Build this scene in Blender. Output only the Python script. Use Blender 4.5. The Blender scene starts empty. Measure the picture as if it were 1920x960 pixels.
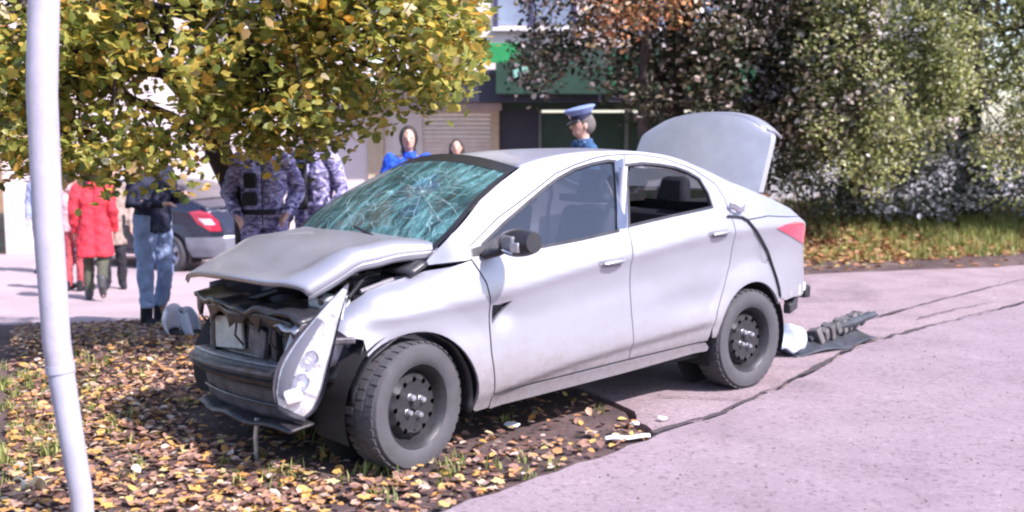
import bpy, math, random
import numpy as np
from mathutils import Vector, Matrix
from mathutils.geometry import delaunay_2d_cdt

# ------------------------------------------------------------------ camera, sky, sun, exposure
scn = bpy.context.scene
COL = scn.collection
R = math.radians
cam_d = bpy.data.cameras.new('camera')
cam = bpy.data.objects.new('camera', cam_d)
COL.objects.link(cam)
cam.location = (0, 0, 1.6062)
cam.rotation_euler = (R(90 - 6.41), 0, 0)
cam_d.sensor_width = 36.0
cam_d.lens = 36.0 * 2100 / 1920
cam_d.clip_start = 0.05
cam_d.clip_end = 2000
cam_d.dof.use_dof = True
cam_d.dof.focus_distance = 6.2
cam_d.dof.aperture_fstop = 1.9
scn.camera = cam

SUN_DIR = Vector((0.80, -0.60, math.tan(R(46)))).normalized()      # towards the sun
world = bpy.data.worlds.new('World')
scn.world = world
world.use_nodes = True
wn = world.node_tree.nodes
wn.clear()
sky = wn.new('ShaderNodeTexSky')
sky.sky_type = 'NISHITA'
sky.sun_disc = False
sky.sun_elevation = R(46)
sky.sun_rotation = math.atan2(SUN_DIR.x, SUN_DIR.y)
sky.dust_density = 1.0
bgn = wn.new('ShaderNodeBackground')
bgn.inputs['Strength'].default_value = 0.15
wo = wn.new('ShaderNodeOutputWorld')
world.node_tree.links.new(sky.outputs[0], bgn.inputs[0])
world.node_tree.links.new(bgn.outputs[0], wo.inputs[0])
sun_d = bpy.data.lights.new('sun', 'SUN')
sun_d.energy = 4.6
sun_d.angle = R(0.6)
sun_d.color = (1.0, 0.94, 0.90)
sun = bpy.data.objects.new('sun', sun_d)
COL.objects.link(sun)
sun.rotation_euler = SUN_DIR.to_track_quat('Z', 'Y').to_euler()
vs = scn.view_settings
vs.view_transform = 'Standard'
vs.look = 'None'
vs.gamma = 1.0
vs.use_curve_mapping = False
vs.exposure = 1.06
vs.use_white_balance = True          # the picture's cool, slightly magenta colour balance
vs.white_balance_temperature = 6300
vs.white_balance_tint = 20
scn.cycles.filter_width = 2.2
scn.cycles.max_bounces = 6
scn.cycles.transparent_max_bounces = 10

rng = random.Random(7)
nrg = np.random.default_rng(11)


# ------------------------------------------------------------------ helpers
def pchip(xs, ys):
    xs = np.array(xs, float); ys = np.array(ys, float); h = np.diff(xs); d = np.diff(ys) / h
    m = np.zeros(len(xs)); m[0] = d[0]; m[-1] = d[-1]
    for i in range(1, len(xs) - 1):
        if d[i - 1] * d[i] > 0:
            w1 = 2 * h[i] + h[i - 1]; w2 = h[i] + 2 * h[i - 1]
            m[i] = (w1 + w2) / (w1 / d[i - 1] + w2 / d[i])
    xl, yl, hl, ml = xs.tolist(), ys.tolist(), h.tolist(), m.tolist()
    n = len(xl)

    def f(x):
        if x <= xl[0]: return yl[0]
        if x >= xl[-1]: return yl[-1]
        i = 0
        while i < n - 2 and x > xl[i + 1]: i += 1
        t = (x - xl[i]) / hl[i]; t2 = t * t; t3 = t2 * t
        return (2*t3-3*t2+1)*yl[i] + (t3-2*t2+t)*hl[i]*ml[i] + (-2*t3+3*t2)*yl[i+1] + (t3-t2)*hl[i]*ml[i+1]
    return f


def sstep(a, b, x):
    t = min(max((x - a) / (b - a), 0.0), 1.0)
    return t * t * (3 - 2 * t)


def tag(o, label=None, cat=None, group=None, kind=None):
    if label: o['label'] = label
    if cat: o['category'] = cat
    if group: o['group'] = group
    if kind: o['kind'] = kind
    return o


def empty(name, loc=(0, 0, 0), rz=0.0, parent=None):
    o = bpy.data.objects.new(name, None)
    COL.objects.link(o)
    o.location = loc
    o.rotation_euler = (0, 0, rz)
    o.empty_display_size = 0.1
    o.parent = parent
    return o


def link(name, me, mat=None, parent=None):
    o = bpy.data.objects.new(name, me)
    COL.objects.link(o)
    if mat is not None and not me.materials: me.materials.append(mat)
    o.parent = parent
    return o


class MB:
    """collects shapes; build() links them as one mesh object"""
    def __init__(s):
        s.v = []; s.f = []

    def add(s, v, f):
        b = len(s.v)
        s.v += [tuple(p) for p in v]
        s.f += [tuple(i + b for i in q) for q in f]
        return s

    def box(s, c, size, rot=None, taper=(1, 1)):
        hx, hy, hz = size[0] / 2, size[1] / 2, size[2] / 2
        P = []
        for z in (-1, 1):
            tx, ty = (1, 1) if z < 0 else taper
            P += [(-hx*tx, -hy*ty, z*hz), (hx*tx, -hy*ty, z*hz), (hx*tx, hy*ty, z*hz), (-hx*tx, hy*ty, z*hz)]
        if rot is not None:
            M = rot if isinstance(rot, Matrix) else Matrix.Rotation(rot, 3, 'Z')
            P = [M @ Vector(p) for p in P]
        P = [(p[0] + c[0], p[1] + c[1], p[2] + c[2]) for p in P]
        return s.add(P, [(0, 3, 2, 1), (4, 5, 6, 7), (0, 1, 5, 4), (1, 2, 6, 5), (2, 3, 7, 6), (3, 0, 4, 7)])

    def tube(s, pts, rad, seg=8, cap=True, flat=1.0, round_ends=False):
        pts = [Vector(p) for p in pts]
        if not hasattr(rad, '__len__'): rad = [rad] * len(pts)
        rad = list(rad)
        if round_ends:
            d0 = (pts[0] - pts[1]).normalized(); d1 = (pts[-1] - pts[-2]).normalized()
            r0, r1 = rad[0], rad[-1]
            pts = [pts[0] + d0*r0*.9, pts[0] + d0*r0*.6] + pts + [pts[-1] + d1*r1*.6, pts[-1] + d1*r1*.9]
            rad = [r0*.4, r0*.8] + rad + [r1*.8, r1*.4]
        t = (pts[1] - pts[0]).normalized()
        a = Vector((0, 0, 1)) if abs(t.z) < .9 else Vector((1, 0, 0))
        n = t.cross(a).normalized()
        V = []
        for i, p in enumerate(pts):
            if i == 0: t2 = pts[1] - pts[0]
            elif i == len(pts) - 1: t2 = pts[-1] - pts[-2]
            else: t2 = pts[i + 1] - pts[i - 1]
            t2.normalize()
            n = (n - t2 * n.dot(t2)).normalized()
            b = t2.cross(n)
            for k in range(seg):
                an = 2 * math.pi * k / seg
                V.append(p + n * (math.cos(an) * rad[i]) + b * (math.sin(an) * rad[i] * flat))
        Fc = []
        for i in range(len(pts) - 1):
            for k in range(seg):
                k2 = (k + 1) % seg
                Fc.append((i*seg + k, i*seg + k2, (i+1)*seg + k2, (i+1)*seg + k))
        if cap:
            Fc.append(tuple(range(seg - 1, -1, -1)))
            Fc.append(tuple((len(pts) - 1) * seg + k for k in range(seg)))
        return s.add(V, Fc)

    def lathe(s, prof, seg=32, M=None, close=False):
        """prof: (r, h) pairs spun about the local z axis"""
        V = []
        for r, h in prof:
            for k in range(seg):
                a = 2 * math.pi * k / seg
                V.append(Vector((r * math.cos(a), r * math.sin(a), h)))
        if M is not None: V = [M @ p for p in V]
        Fc = []
        n = len(prof)
        for i in range(n if close else n - 1):
            j = (i + 1) % n
            for k in range(seg):
                k2 = (k + 1) % seg
                Fc.append((i*seg + k, i*seg + k2, j*seg + k2, j*seg + k))
        return s.add(V, Fc)

    def ball(s, c, r, seg=12, M=None):
        r = r if hasattr(r, '__len__') else (r, r, r)
        prof = [(math.sin(math.pi * i / seg), -math.cos(math.pi * i / seg)) for i in range(seg + 1)]
        prof[0] = (.02, -1); prof[-1] = (.02, 1)
        m = MB().lathe(prof, seg)
        V = [Vector((p[0] * r[0], p[1] * r[1], p[2] * r[2])) for p in m.v]
        if M is not None: V = [M @ p for p in V]
        V = [(p[0] + c[0], p[1] + c[1], p[2] + c[2]) for p in V]
        f = m.f + [tuple(range(seg - 1, -1, -1)), tuple(seg * seg + k for k in range(seg))]
        return s.add(V, f)

    def extrude(s, poly, depth, M):
        """poly in local xy, extruded along local z, then moved by M (4x4)"""
        n = len(poly)
        V = [M @ Vector((p[0], p[1], 0)) for p in poly] + [M @ Vector((p[0], p[1], depth)) for p in poly]
        Fc = [tuple(range(n - 1, -1, -1)), tuple(range(n, 2 * n))]
        Fc += [(i, (i + 1) % n, n + (i + 1) % n, n + i) for i in range(n)]
        return s.add(V, Fc)

    def mesh(s, name, angle=40):
        me = bpy.data.meshes.new(name)
        me.from_pydata([tuple(p) for p in s.v], [], s.f)
        me.update()
        me.polygons.foreach_set('use_smooth', [True] * len(me.polygons))
        me.set_sharp_from_angle(angle=R(angle))
        return me

    def build(s, name, mat, parent=None, angle=40, bevel=0.0, loc=None):
        o = link(name, s.mesh(name, angle), mat, parent)
        if bevel:
            b = o.modifiers.new('bevel', 'BEVEL'); b.width = bevel; b.segments = 2; b.limit_method = 'ANGLE'
        if loc: o.location = loc
        return o


def sheet(name, fn, nu, nv, mat, parent=None, thick=0.0, angle=50, sel=None):
    """grid surface fn(u, v) -> point"""
    V = [fn(i / nu, j / nv) for i in range(nu + 1) for j in range(nv + 1)]
    Fc = []
    for i in range(nu):
        for j in range(nv):
            if sel and not sel((i + .5) / nu, (j + .5) / nv): continue
            a = i * (nv + 1) + j
            Fc.append((a, a + 1, a + nv + 2, a + nv + 1))
    m = MB().add(V, Fc)
    if sel:
        used = sorted({i for f in m.f for i in f}); mp = {k: i for i, k in enumerate(used)}
        m.v = [m.v[k] for k in used]; m.f = [tuple(mp[i] for i in f) for f in m.f]
    o = m.build(name, mat, parent, angle)
    if thick:
        sm = o.modifiers.new('solid', 'SOLIDIFY'); sm.thickness = abs(thick); sm.offset = -1 if thick > 0 else 1
    return o


# ------------------------------------------------------------------ materials
def srgb(r, g, b):
    f = lambda c: (c / 12.92) if c <= .04045 else ((c + .055) / 1.055) ** 2.4
    return (f(r / 255), f(g / 255), f(b / 255))


MATS = {}


def nodes_of(name):
    m = bpy.data.materials.new(name)
    m.use_nodes = True
    nt = m.node_tree
    return m, nt, nt.nodes['Principled BSDF']


def ramp(nt, fac, stops, interp='LINEAR'):
    r = nt.nodes.new('ShaderNodeValToRGB')
    r.color_ramp.interpolation = interp
    el = r.color_ramp.elements
    while len(el) < len(stops): el.new(0.5)
    for e, (p, c) in zip(el, stops):
        e.position = p; e.color = (*c, 1) if len(c) == 3 else c
    nt.links.new(fac, r.inputs[0])
    return r.outputs[0]


def noise(nt, scale, detail=4, rough=.6, coord='Object', dist=0.0, stretch=None):
    tc = nt.nodes.new('ShaderNodeTexCoord')
    out = tc.outputs[coord]
    if stretch:
        mp = nt.nodes.new('ShaderNodeMapping'); mp.inputs['Scale'].default_value = stretch
        nt.links.new(out, mp.inputs[0]); out = mp.outputs[0]
    n = nt.nodes.new('ShaderNodeTexNoise')
    n.inputs['Scale'].default_value = scale
    n.inputs['Detail'].default_value = detail
    n.inputs['Roughness'].default_value = rough
    n.inputs['Distortion'].default_value = dist
    nt.links.new(out, n.inputs['Vector'])
    return n.outputs[0]


def bump(nt, b, fac, strength, dist=.01):
    n = nt.nodes.new('ShaderNodeBump')
    n.inputs['Strength'].default_value = strength
    n.inputs['Distance'].default_value = dist
    nt.links.new(fac, n.inputs['Height'])
    nt.links.new(n.outputs[0], b.inputs['Normal'])


def pm(name, col, rough=.5, metal=0.0, var=.18, scale=6.0, bmp=0.0, bscale=40.0, coat=0.0, spec=.5, dark=None):
    """plain procedural material: colour broken up by noise, roughness too"""
    if name in MATS: return MATS[name]
    m, nt, b = nodes_of(name)
    n = noise(nt, scale, 5, .65)
    lo = tuple(c * (1 - var) for c in (dark or col)); hi = tuple(min(1, c * (1 + var * .6)) for c in col)
    nt.links.new(ramp(nt, n, [(.3, lo), (.7, hi)]), b.inputs['Base Color'])
    rr = ramp(nt, noise(nt, scale * 3, 3), [(.3, (max(0, rough - .08),) * 3), (.7, (min(1, rough + .1),) * 3)])
    nt.links.new(rr, b.inputs['Roughness'])
    b.inputs['Metallic'].default_value = metal
    b.inputs['Coat Weight'].default_value = coat
    b.inputs['Specular IOR Level'].default_value = spec
    if bmp: bump(nt, b, noise(nt, bscale, 5, .7), bmp)
    MATS[name] = m
    return m


def leaf_mat(name, stops, trans=.35, rough=.45):
    """per-leaf colour from a random value per leaf"""
    m, nt, b = nodes_of(name)
    geo = nt.nodes.new('ShaderNodeNewGeometry'); oi = nt.nodes.new('ShaderNodeObjectInfo')
    ad = nt.nodes.new('ShaderNodeMath'); ad.operation = 'ADD'
    fr = nt.nodes.new('ShaderNodeMath'); fr.operation = 'FRACT'
    nt.links.new(geo.outputs['Random Per Island'], ad.inputs[0]); nt.links.new(oi.outputs['Random'], ad.inputs[1])
    nt.links.new(ad.outputs[0], fr.inputs[0])
    c = ramp(nt, fr.outputs[0], stops, 'LINEAR')
    nt.links.new(c, b.inputs['Base Color'])
    b.inputs['Roughness'].default_value = rough
    tr = nt.nodes.new('ShaderNodeBsdfTranslucent'); nt.links.new(c, tr.inputs[0])
    mx = nt.nodes.new('ShaderNodeMixShader'); mx.inputs[0].default_value = trans
    nt.links.new(b.outputs[0], mx.inputs[1]); nt.links.new(tr.outputs[0], mx.inputs[2])
    nt.links.new(mx.outputs[0], nt.nodes['Material Output'].inputs[0])
    return m


def paint_mat(name, col, metal=.75, rough=.34, dirt=(.17, .14, .13), dirt_top=.48, flake=True):
    m, nt, b = nodes_of(name)
    tc = nt.nodes.new('ShaderNodeTexCoord')
    sx = nt.nodes.new('ShaderNodeSeparateXYZ'); nt.links.new(tc.outputs['Object'], sx.inputs[0])
    n1 = noise(nt, 3.5, 6, .7, stretch=(1, 1, 1.6)); n2 = noise(nt, 22, 5, .7)
    # road dirt on the lower panels, edge broken up by noise
    ma = nt.nodes.new('ShaderNodeMath'); ma.operation = 'MULTIPLY_ADD'
    nt.links.new(n1, ma.inputs[0]); ma.inputs[1].default_value = .35; nt.links.new(sx.outputs[2], ma.inputs[2])
    mr = nt.nodes.new('ShaderNodeMapRange'); mr.inputs['From Min'].default_value = dirt_top + .22
    mr.inputs['From Max'].default_value = dirt_top - .02
    nt.links.new(ma.outputs[0], mr.inputs[0])
    mm = nt.nodes.new('ShaderNodeMath'); mm.operation = 'MULTIPLY'; mm.use_clamp = True
    nt.links.new(mr.outputs[0], mm.inputs[0]); nt.links.new(ramp(nt, n2, [(.25, (.35,)*3), (.75, (.95,)*3)]), mm.inputs[1])
    mix = nt.nodes.new('ShaderNodeMix'); mix.data_type = 'RGBA'
    nt.links.new(mm.outputs[0], mix.inputs['Factor'])
    mix.inputs['A'].default_value = (*col, 1); mix.inputs['B'].default_value = (*dirt, 1)
    nt.links.new(mix.outputs['Result'], b.inputs['Base Color'])
    sm = nt.nodes.new('ShaderNodeMath'); sm.operation = 'MULTIPLY_ADD'
    nt.links.new(mm.outputs[0], sm.inputs[0]); sm.inputs[1].default_value = -metal; sm.inputs[2].default_value = metal
    nt.links.new(sm.outputs[0], b.inputs['Metallic'])
    dust = ramp(nt, n1, [(.3, (rough - .03,)*3), (.75, (rough + .14,)*3)])
    mx2 = nt.nodes.new('ShaderNodeMix'); mx2.data_type = 'FLOAT'
    nt.links.new(mm.outputs[0], mx2.inputs['Factor']); nt.links.new(dust, mx2.inputs['A']); mx2.inputs['B'].default_value = .8
    nt.links.new(mx2.outputs['Result'], b.inputs['Roughness'])
    b.inputs['Coat Weight'].default_value = .30
    b.inputs['Coat Roughness'].default_value = .07
    bump(nt, b, noise(nt, 2.2, 2), .02, .02)
    MATS[name] = m
    return m


def glass_mat(name, tint, alpha, rough=.04):
    """dusty car glass: glossy reflection over a tinted see-through pane"""
    m, nt, b = nodes_of(name)
    b.inputs['Base Color'].default_value = (*tint, 1)
    nt.links.new(ramp(nt, noise(nt, 4, 5), [(.35, (rough,)*3), (.8, (rough + .10,)*3)]), b.inputs['Roughness'])
    b.inputs['IOR'].default_value = 1.9
    b.inputs['Alpha'].default_value = alpha
    b.inputs['Coat Weight'].default_value = .6
    MATS[name] = m
    return m


# ------------------------------------------------------------------ the lie of the land
HY = pchip([8.3, 10.4, 14, 19, 25, 60], [0, -.20, -.47, -.68, -.82, -.9])


def hz(x, y):
    """ground height: flat at the road, falling away to the left behind"""
    h = -HY(y) * sstep(0, 1, (-.6 - x) / 2.4) * -1
    return h + .42 * sstep(12.9, 17, y) * sstep(2.2, 4.4, x)


CX, CY, CR = .940, 7.502, R(-139.15)          # the wreck's place on the ground


def cw(x, y):
    """wreck coordinates -> world"""
    return (CX - .7564 * x + .6541 * y, CY - .6541 * x - .7564 * y)


def inside(p, poly):
    x, y = p; c = False; j = len(poly) - 1
    for i in range(len(poly)):
        xi, yi = poly[i]; xj, yj = poly[j]
        if (yi > y) != (yj > y) and x < (xj - xi) * (y - yi) / (yj - yi) + xi: c = not c
        j = i
    return c


def dense(poly, step, closed=True):
    out = []
    n = len(poly)
    for i in range(n if closed else n - 1):
        a, b = poly[i], poly[(i + 1) % n]
        k = max(1, int(math.dist(a, b) / step + .5))
        out += [(a[0] + (b[0]-a[0])*t/k, a[1] + (b[1]-a[1])*t/k) for t in range(k)]
    if not closed: out.append(poly[-1])
    return out


def seg_dist(p, a, b):
    dx, dy = b[0]-a[0], b[1]-a[1]; L = dx*dx + dy*dy
    t = 0 if L == 0 else min(1, max(0, ((p[0]-a[0])*dx + (p[1]-a[1])*dy) / L))
    return math.hypot(p[0]-a[0]-t*dx, p[1]-a[1]-t*dy)


def fill2d(poly, step, holes=(), grid=True):
    """triangulate a 2D region with an even grid inside: (points, triangles, boundary loops)"""
    loops = [dense(poly, step)] + [dense(h, step) for h in holes]
    P = []; E = []; bl = []
    for lp in loops:
        b = len(P); n = len(lp)
        P += lp; E += [(b + i, b + (i + 1) % n) for i in range(n)]; bl.append(list(range(b, b + n)))
    nb = len(P)
    if grid:
        xs = [q[0] for q in poly]; ys = [q[1] for q in poly]
        segs = [(P[a], P[b]) for a, b in E]
        sa = np.array([s[0] for s in segs]); sb = np.array([s[1] for s in segs]); d = sb - sa; L = (d * d).sum(1) + 1e-12
        y = min(ys) + step * .5; row = 0
        while y < max(ys):
            x = min(xs) + (step * .5 if row % 2 else step)
            while x < max(xs):
                if inside((x, y), poly) and not any(inside((x, y), h) for h in holes):
                    q = np.array((x, y)); t = np.clip(((q - sa) * d).sum(1) / L, 0, 1)
                    if (((sa + d * t[:, None] - q) ** 2).sum(1)).min() > (step * .55) ** 2: P.append((x, y))
                x += step
            y += step * .87; row += 1
    co, ed, fc, ov, oe, of = delaunay_2d_cdt([Vector(q) for q in P], E, [], 0, 1e-6)
    cen = lambda f: (sum(co[i][0] for i in f) / 3, sum(co[i][1] for i in f) / 3)
    ip = loops[0]; ih = loops[1:]
    fc = [f for f in fc if inside(cen(f), ip) and not any(inside(cen(f), h) for h in ih)]
    mp = {}
    for i, l in enumerate(ov):
        for k in l: mp[k] = i
    return [tuple(c) for c in co], [tuple(f) for f in fc], [[mp[k] for k in l] for l in bl]
# ------------------------------------------------------------------ ground, road, verge
def tint_mat(name, stops, scale, rough=.9, bmp=.4, bscale=60, detail=8, fine=None, spec=.3, asphalt=False):
    m, nt, b = nodes_of(name)
    n = noise(nt, scale, detail, .68)
    c = ramp(nt, n, stops)
    if fine:
        n2 = noise(nt, fine[0], 3, .6)
        mx = nt.nodes.new('ShaderNodeMix'); mx.data_type = 'RGBA'; mx.blend_type = 'MULTIPLY'
        mx.inputs['Factor'].default_value = fine[1]
        nt.links.new(c, mx.inputs['A']); nt.links.new(ramp(nt, n2, [(.3, (.45,)*3), (.6, (1, 1, 1))]), mx.inputs['B'])
        c = mx.outputs['Result']
    if asphalt:
        for kind, sc_, lo_, st_ in (('speck', 34, .75, [(.30, (.45,)*3), (.43, (1, 1, 1)), (.60, (1, 1, 1)), (.72, (1.4,)*3)]), ('stain', .55, .8, [(.30, (.66, .64, .66)), (.46, (1, 1, 1))]), ('crack', .9, .22, None)):
            if st_: fac = ramp(nt, noise(nt, sc_, 6 if kind == 'stain' else 2, .6, dist=.6 if kind == 'stain' else 0), st_)
            else:
                tcx = nt.nodes.new('ShaderNodeTexCoord'); nzx = nt.nodes.new('ShaderNodeTexNoise'); nzx.inputs['Scale'].default_value = 2.5; nzx.inputs['Detail'].default_value = 6
                mxx = nt.nodes.new('ShaderNodeMix'); mxx.data_type = 'RGBA'; mxx.inputs['Factor'].default_value = .22
                nt.links.new(tcx.outputs['Object'], mxx.inputs['A']); nt.links.new(nzx.outputs['Color'], mxx.inputs['B'])
                vv = nt.nodes.new('ShaderNodeTexVoronoi'); vv.feature = 'DISTANCE_TO_EDGE'; vv.inputs['Scale'].default_value = sc_
                nt.links.new(mxx.outputs['Result'], vv.inputs['Vector'])
                msk = ramp(nt, noise(nt, .5, 3), [(.46, (1, 1, 1)), (.56, (.0,)*3)])
                ln = ramp(nt, vv.outputs['Distance'], [(0, (.42, .38, .40)), (.010, (1, 1, 1))])
                mm2 = nt.nodes.new('ShaderNodeMix'); mm2.data_type = 'RGBA'; nt.links.new(msk, mm2.inputs['Factor']); nt.links.new(ln, mm2.inputs['A']); mm2.inputs['B'].default_value = (1, 1, 1, 1)
                fac = mm2.outputs['Result']
            mx3 = nt.nodes.new('ShaderNodeMix'); mx3.data_type = 'RGBA'; mx3.blend_type = 'MULTIPLY'; mx3.inputs['Factor'].default_value = lo_
            nt.links.new(c, mx3.inputs['A']); nt.links.new(fac, mx3.inputs['B']); c = mx3.outputs['Result']
    nt.links.new(c, b.inputs['Base Color'])
    b.inputs['Roughness'].default_value = rough
    b.inputs['Specular IOR Level'].default_value = spec
    bump(nt, b, noise(nt, bscale, 6, .75), bmp, .012)
    MATS[name] = m
    return m


ROAD = tint_mat('dusty pale asphalt', [(.22, (.235, .183, .20)), (.42, (.30, .235, .26)), (.6, (.335, .265, .29)), (.8, (.38, .305, .335))], 1.6, .85, .6, 220, detail=12, fine=(130, .55), asphalt=True)
PAD = tint_mat('worn patched asphalt', [(.22, (.23, .17, .18)), (.5, (.345, .265, .28)), (.8, (.42, .33, .35))], 2.3, .9, .7, 160, detail=12, fine=(80, .6), asphalt=True)
SOIL = tint_mat('purple brown soil', [(.25, (.045, .032, .035)), (.5, (.10, .068, .065)), (.75, (.20, .14, .125))], 2.2, .95, .8, 30, fine=(40, .6))
PATHM = tint_mat('pale lane surface', [(.25, (.30, .235, .25)), (.55, (.40, .32, .335)), (.8, (.47, .39, .40))], .7, .9, .3, 60, fine=(30, .3))
BANKM = tint_mat('autumn grass bank', [(.25, (.10, .055, .035)), (.42, (.22, .115, .05)), (.55, (.26, .16, .08)), (.64, (.24, .24, .08)), (.85, (.34, .30, .13))], 1.3, .95, .8, 25, fine=(30, .5))


def drape(name, poly, zf, step, mat, skirt=0.0, fine=None):
    co, tri, loops = fill2d(poly, step)
    V = [(x, y, zf(x, y)) for x, y in co]
    F = []
    for t in tri:
        a, b_, c = (V[i] for i in t)
        F.append(t if (b_[0]-a[0])*(c[1]-a[1]) - (b_[1]-a[1])*(c[0]-a[0]) > 0 else (t[0], t[2], t[1]))
    m = MB().add(V, F)
    if skirt:
        lp = loops[0]; n = len(lp); b0 = len(m.v)
        m.v += [V[i] for i in lp] + [(V[i][0], V[i][1], V[i][2] - skirt) for i in lp]
        m.f += [(b0 + i, b0 + n + i, b0 + n + (i+1) % n, b0 + (i+1) % n) for i in range(n)]
    return tag(m.build(name, mat, None, 35), kind='structure')


def jag(poly, amp, step, seed=1, skip=()):
    r = random.Random(seed)
    return [(x + r.uniform(-amp, amp), y + r.uniform(-amp, amp)) for x, y in dense(poly, step, False)]


# big sheet to the horizon
xs = sorted(set(list(np.arange(-14, 14.1, .6)) + [-400, -150, -60, -30, -20, 20, 30, 60, 150, 400]))
ys = sorted(set(list(np.arange(0, 27, .6)) + [-400, -100, -30, -10, 30, 40, 60, 100, 200, 400]))
V = [(x, y, hz(x, y) - .06) for x in xs for y in ys]; ny = len(ys)
F = [(i*ny + j, (i+1)*ny + j, (i+1)*ny + j+1, i*ny + j+1) for i in range(len(xs)-1) for j in range(ny-1)]
g = MB().add(V, F).build('ground', BANKM); tag(g, kind='structure')

EDGE = jag([(6.5, 1.72), (4.5, 1.55), (2.81, 1.40), (2.1, 1.33), (1.40, 1.24), (.51, 1.13), (-.6, .87), (-1.75, .55), (-2.8, .48), (-3.87, .45), (-8, .3), (-16, 0.)], .018, .14, 3)
road_c = EDGE + [(-16, 16), (16, 16), (16, 3)]
drape('road', [cw(*p) for p in road_c], lambda x, y: .014, .8, ROAD, .09)
EDGE2 = jag([(-16, -.05), (-8, .25), (-3.87, .405), (-2.8, .435), (-1.75, .50), (-.6, .82), (.51, 1.075), (1.27, 1.17)], .02, .12, 5)
pad_c = EDGE2 + jag([(1.27, 1.17), (1.08, .92), (.95, .74)], .03, .10, 8)[1:] + jag([(.95, .74), (.8, .1), (.7, -1.2), (.2, -2.6), (-2, -3.0), (-5, -2.17), (-7.29, -1.18), (-10, -.5), (-16, -.4)], .03, .3, 9)[1:]
drape('pavement', [cw(*p) for p in pad_c], lambda x, y: -.001 + .006 * math.sin(1.3*x + .7*y), .5, PAD, .09)
# tarred cracks in the paving
TAR = pm('tar and dirt in the crack', (.06, .045, .05), .9, bmp=.5)
for pts, w_ in (([(q[0], q[1] - .03) for q in EDGE if q[0] < 1.35], .031), ([(-1.2, .10), (-2.47, -.04), (-3.6, -.16), (-5.49, -.35), (-8, -.5)], .022), ([(-3.2, .18), (-4.0, .12), (-4.6, .16)], .012), ([(.3, 1.02), (.45, .80), (.62, .62)], .012)):
    r_ = random.Random(4); L = dense(pts, .05, False); V = []; j = 0.0; wk = 1.0
    for i, p in enumerate(L):
        j = .8*j + r_.uniform(-.008, .008); wk = min(1.7, max(.25, wk + r_.uniform(-.22, .22))); ww_ = w_ * wk
        for s in (-1, 1):
            X, Y_ = cw(p[0], p[1] + j + s * ww_); V.append((X, Y_, .0185 if w_ > .03 else .0095))
    tag(MB().add(V, [(2*i, 2*i+1, 2*i+3, 2*i+2) for i in range(len(L)-1)]).build('tar_seam', TAR), kind='structure')

# the leaf-covered verge the nose stands on
PATH_NEAR = [(-13, 9.2), (-8, 9.7), (-4.63, 10.5), (-3.0, 11.1), (-1.2, 11.7), (.5, 12.1)]
PADF = [cw(*p) for p in pad_c[len(EDGE2):len(EDGE2) + 30]]
verge = [cw(*p) for p in EDGE[::-1] if p[0] > 1.2]
VERGE = [cw(1.36, 1.19), cw(.98, .70), cw(.83, .1), cw(.73, -1.2), cw(.23, -2.6), (2.2, 10.8), (.5, 12.05)] + PATH_NEAR[::-1][1:] + [(-13, 2.0), cw(6.5, 1.74)] + [cw(p[0], p[1] - .03) for p in EDGE if p[0] > 1.45]


def vz(x, y):
    return hz(x, y) - .014 + .012 * math.sin(2.1*x + 1.3*y) * math.sin(1.7*y - .8*x) + .007 * math.sin(6.1*x) * math.sin(5.3*y)


vg = drape('verge', VERGE, vz, .16, SOIL, .05)
PATH = PATH_NEAR + [(1.5, 12.4), (2.0, 21.5), (-13, 21.5)]
drape('lane', PATH, lambda x, y: hz(x, y) - .022, .55, PATHM, .05)

# ------------------------------------------------------------------ leaves: one mesh of many, and single ones
LEAF6 = np.array([(0, 0, 0), (-.36, .28, .07), (-.30, .70, .05), (0, 1, -.06), (.30, .70, .05), (.36, .28, .07)], float)
LEAF6[:, 1] -= .45


def rand_rot(n, tilt, rg):
    """random yaw, tilt up to `tilt` radians about a random horizontal axis"""
    yaw = rg.uniform(0, 2*np.pi, n); ax = rg.uniform(0, 2*np.pi, n); t = tilt * rg.normal(0, 1, n) if np.isscalar(tilt) else tilt
    cz, sz = np.cos(yaw), np.sin(yaw); Z = np.zeros((n, 3, 3)); Z[:, 0, 0] = cz; Z[:, 0, 1] = -sz; Z[:, 1, 0] = sz; Z[:, 1, 1] = cz; Z[:, 2, 2] = 1
    u = np.stack([np.cos(ax), np.sin(ax), np.zeros(n)], 1); c, s = np.cos(t), np.sin(t)
    K = np.zeros((n, 3, 3)); K[:, 0, 2] = u[:, 1]; K[:, 1, 2] = -u[:, 0]; K[:, 2, 0] = -u[:, 1]; K[:, 2, 1] = u[:, 0]
    I = np.eye(3)[None]
    Rm = I + s[:, None, None] * K + (1 - c)[:, None, None] * (K @ K)
    return Rm @ Z


def leaves_mesh(name, P, S, RM, mat, parent=None, shape=LEAF6):
    n = len(P); k = len(shape)
    V = np.einsum('nij,kj->nki', RM, shape) * S[:, None, None] + P[:, None, :]
    me = bpy.data.meshes.new(name)
    me.vertices.add(n * k); me.vertices.foreach_set('co', V.reshape(-1).astype(np.float32))
    quad = np.array([[0, 3, 2, 1], [0, 5, 4, 3]])
    idx = (quad[None] + (np.arange(n) * k)[:, None, None]).reshape(-1)
    me.loops.add(len(idx)); me.loops.foreach_set('vertex_index', idx.astype(np.int32))
    me.polygons.add(n * 2); me.polygons.foreach_set('loop_start', (np.arange(n * 2) * 4).astype(np.int32))
    me.update(calc_edges=True)
    me.validate()
    return tag(link(name, me, mat, parent), kind='stuff')


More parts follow.
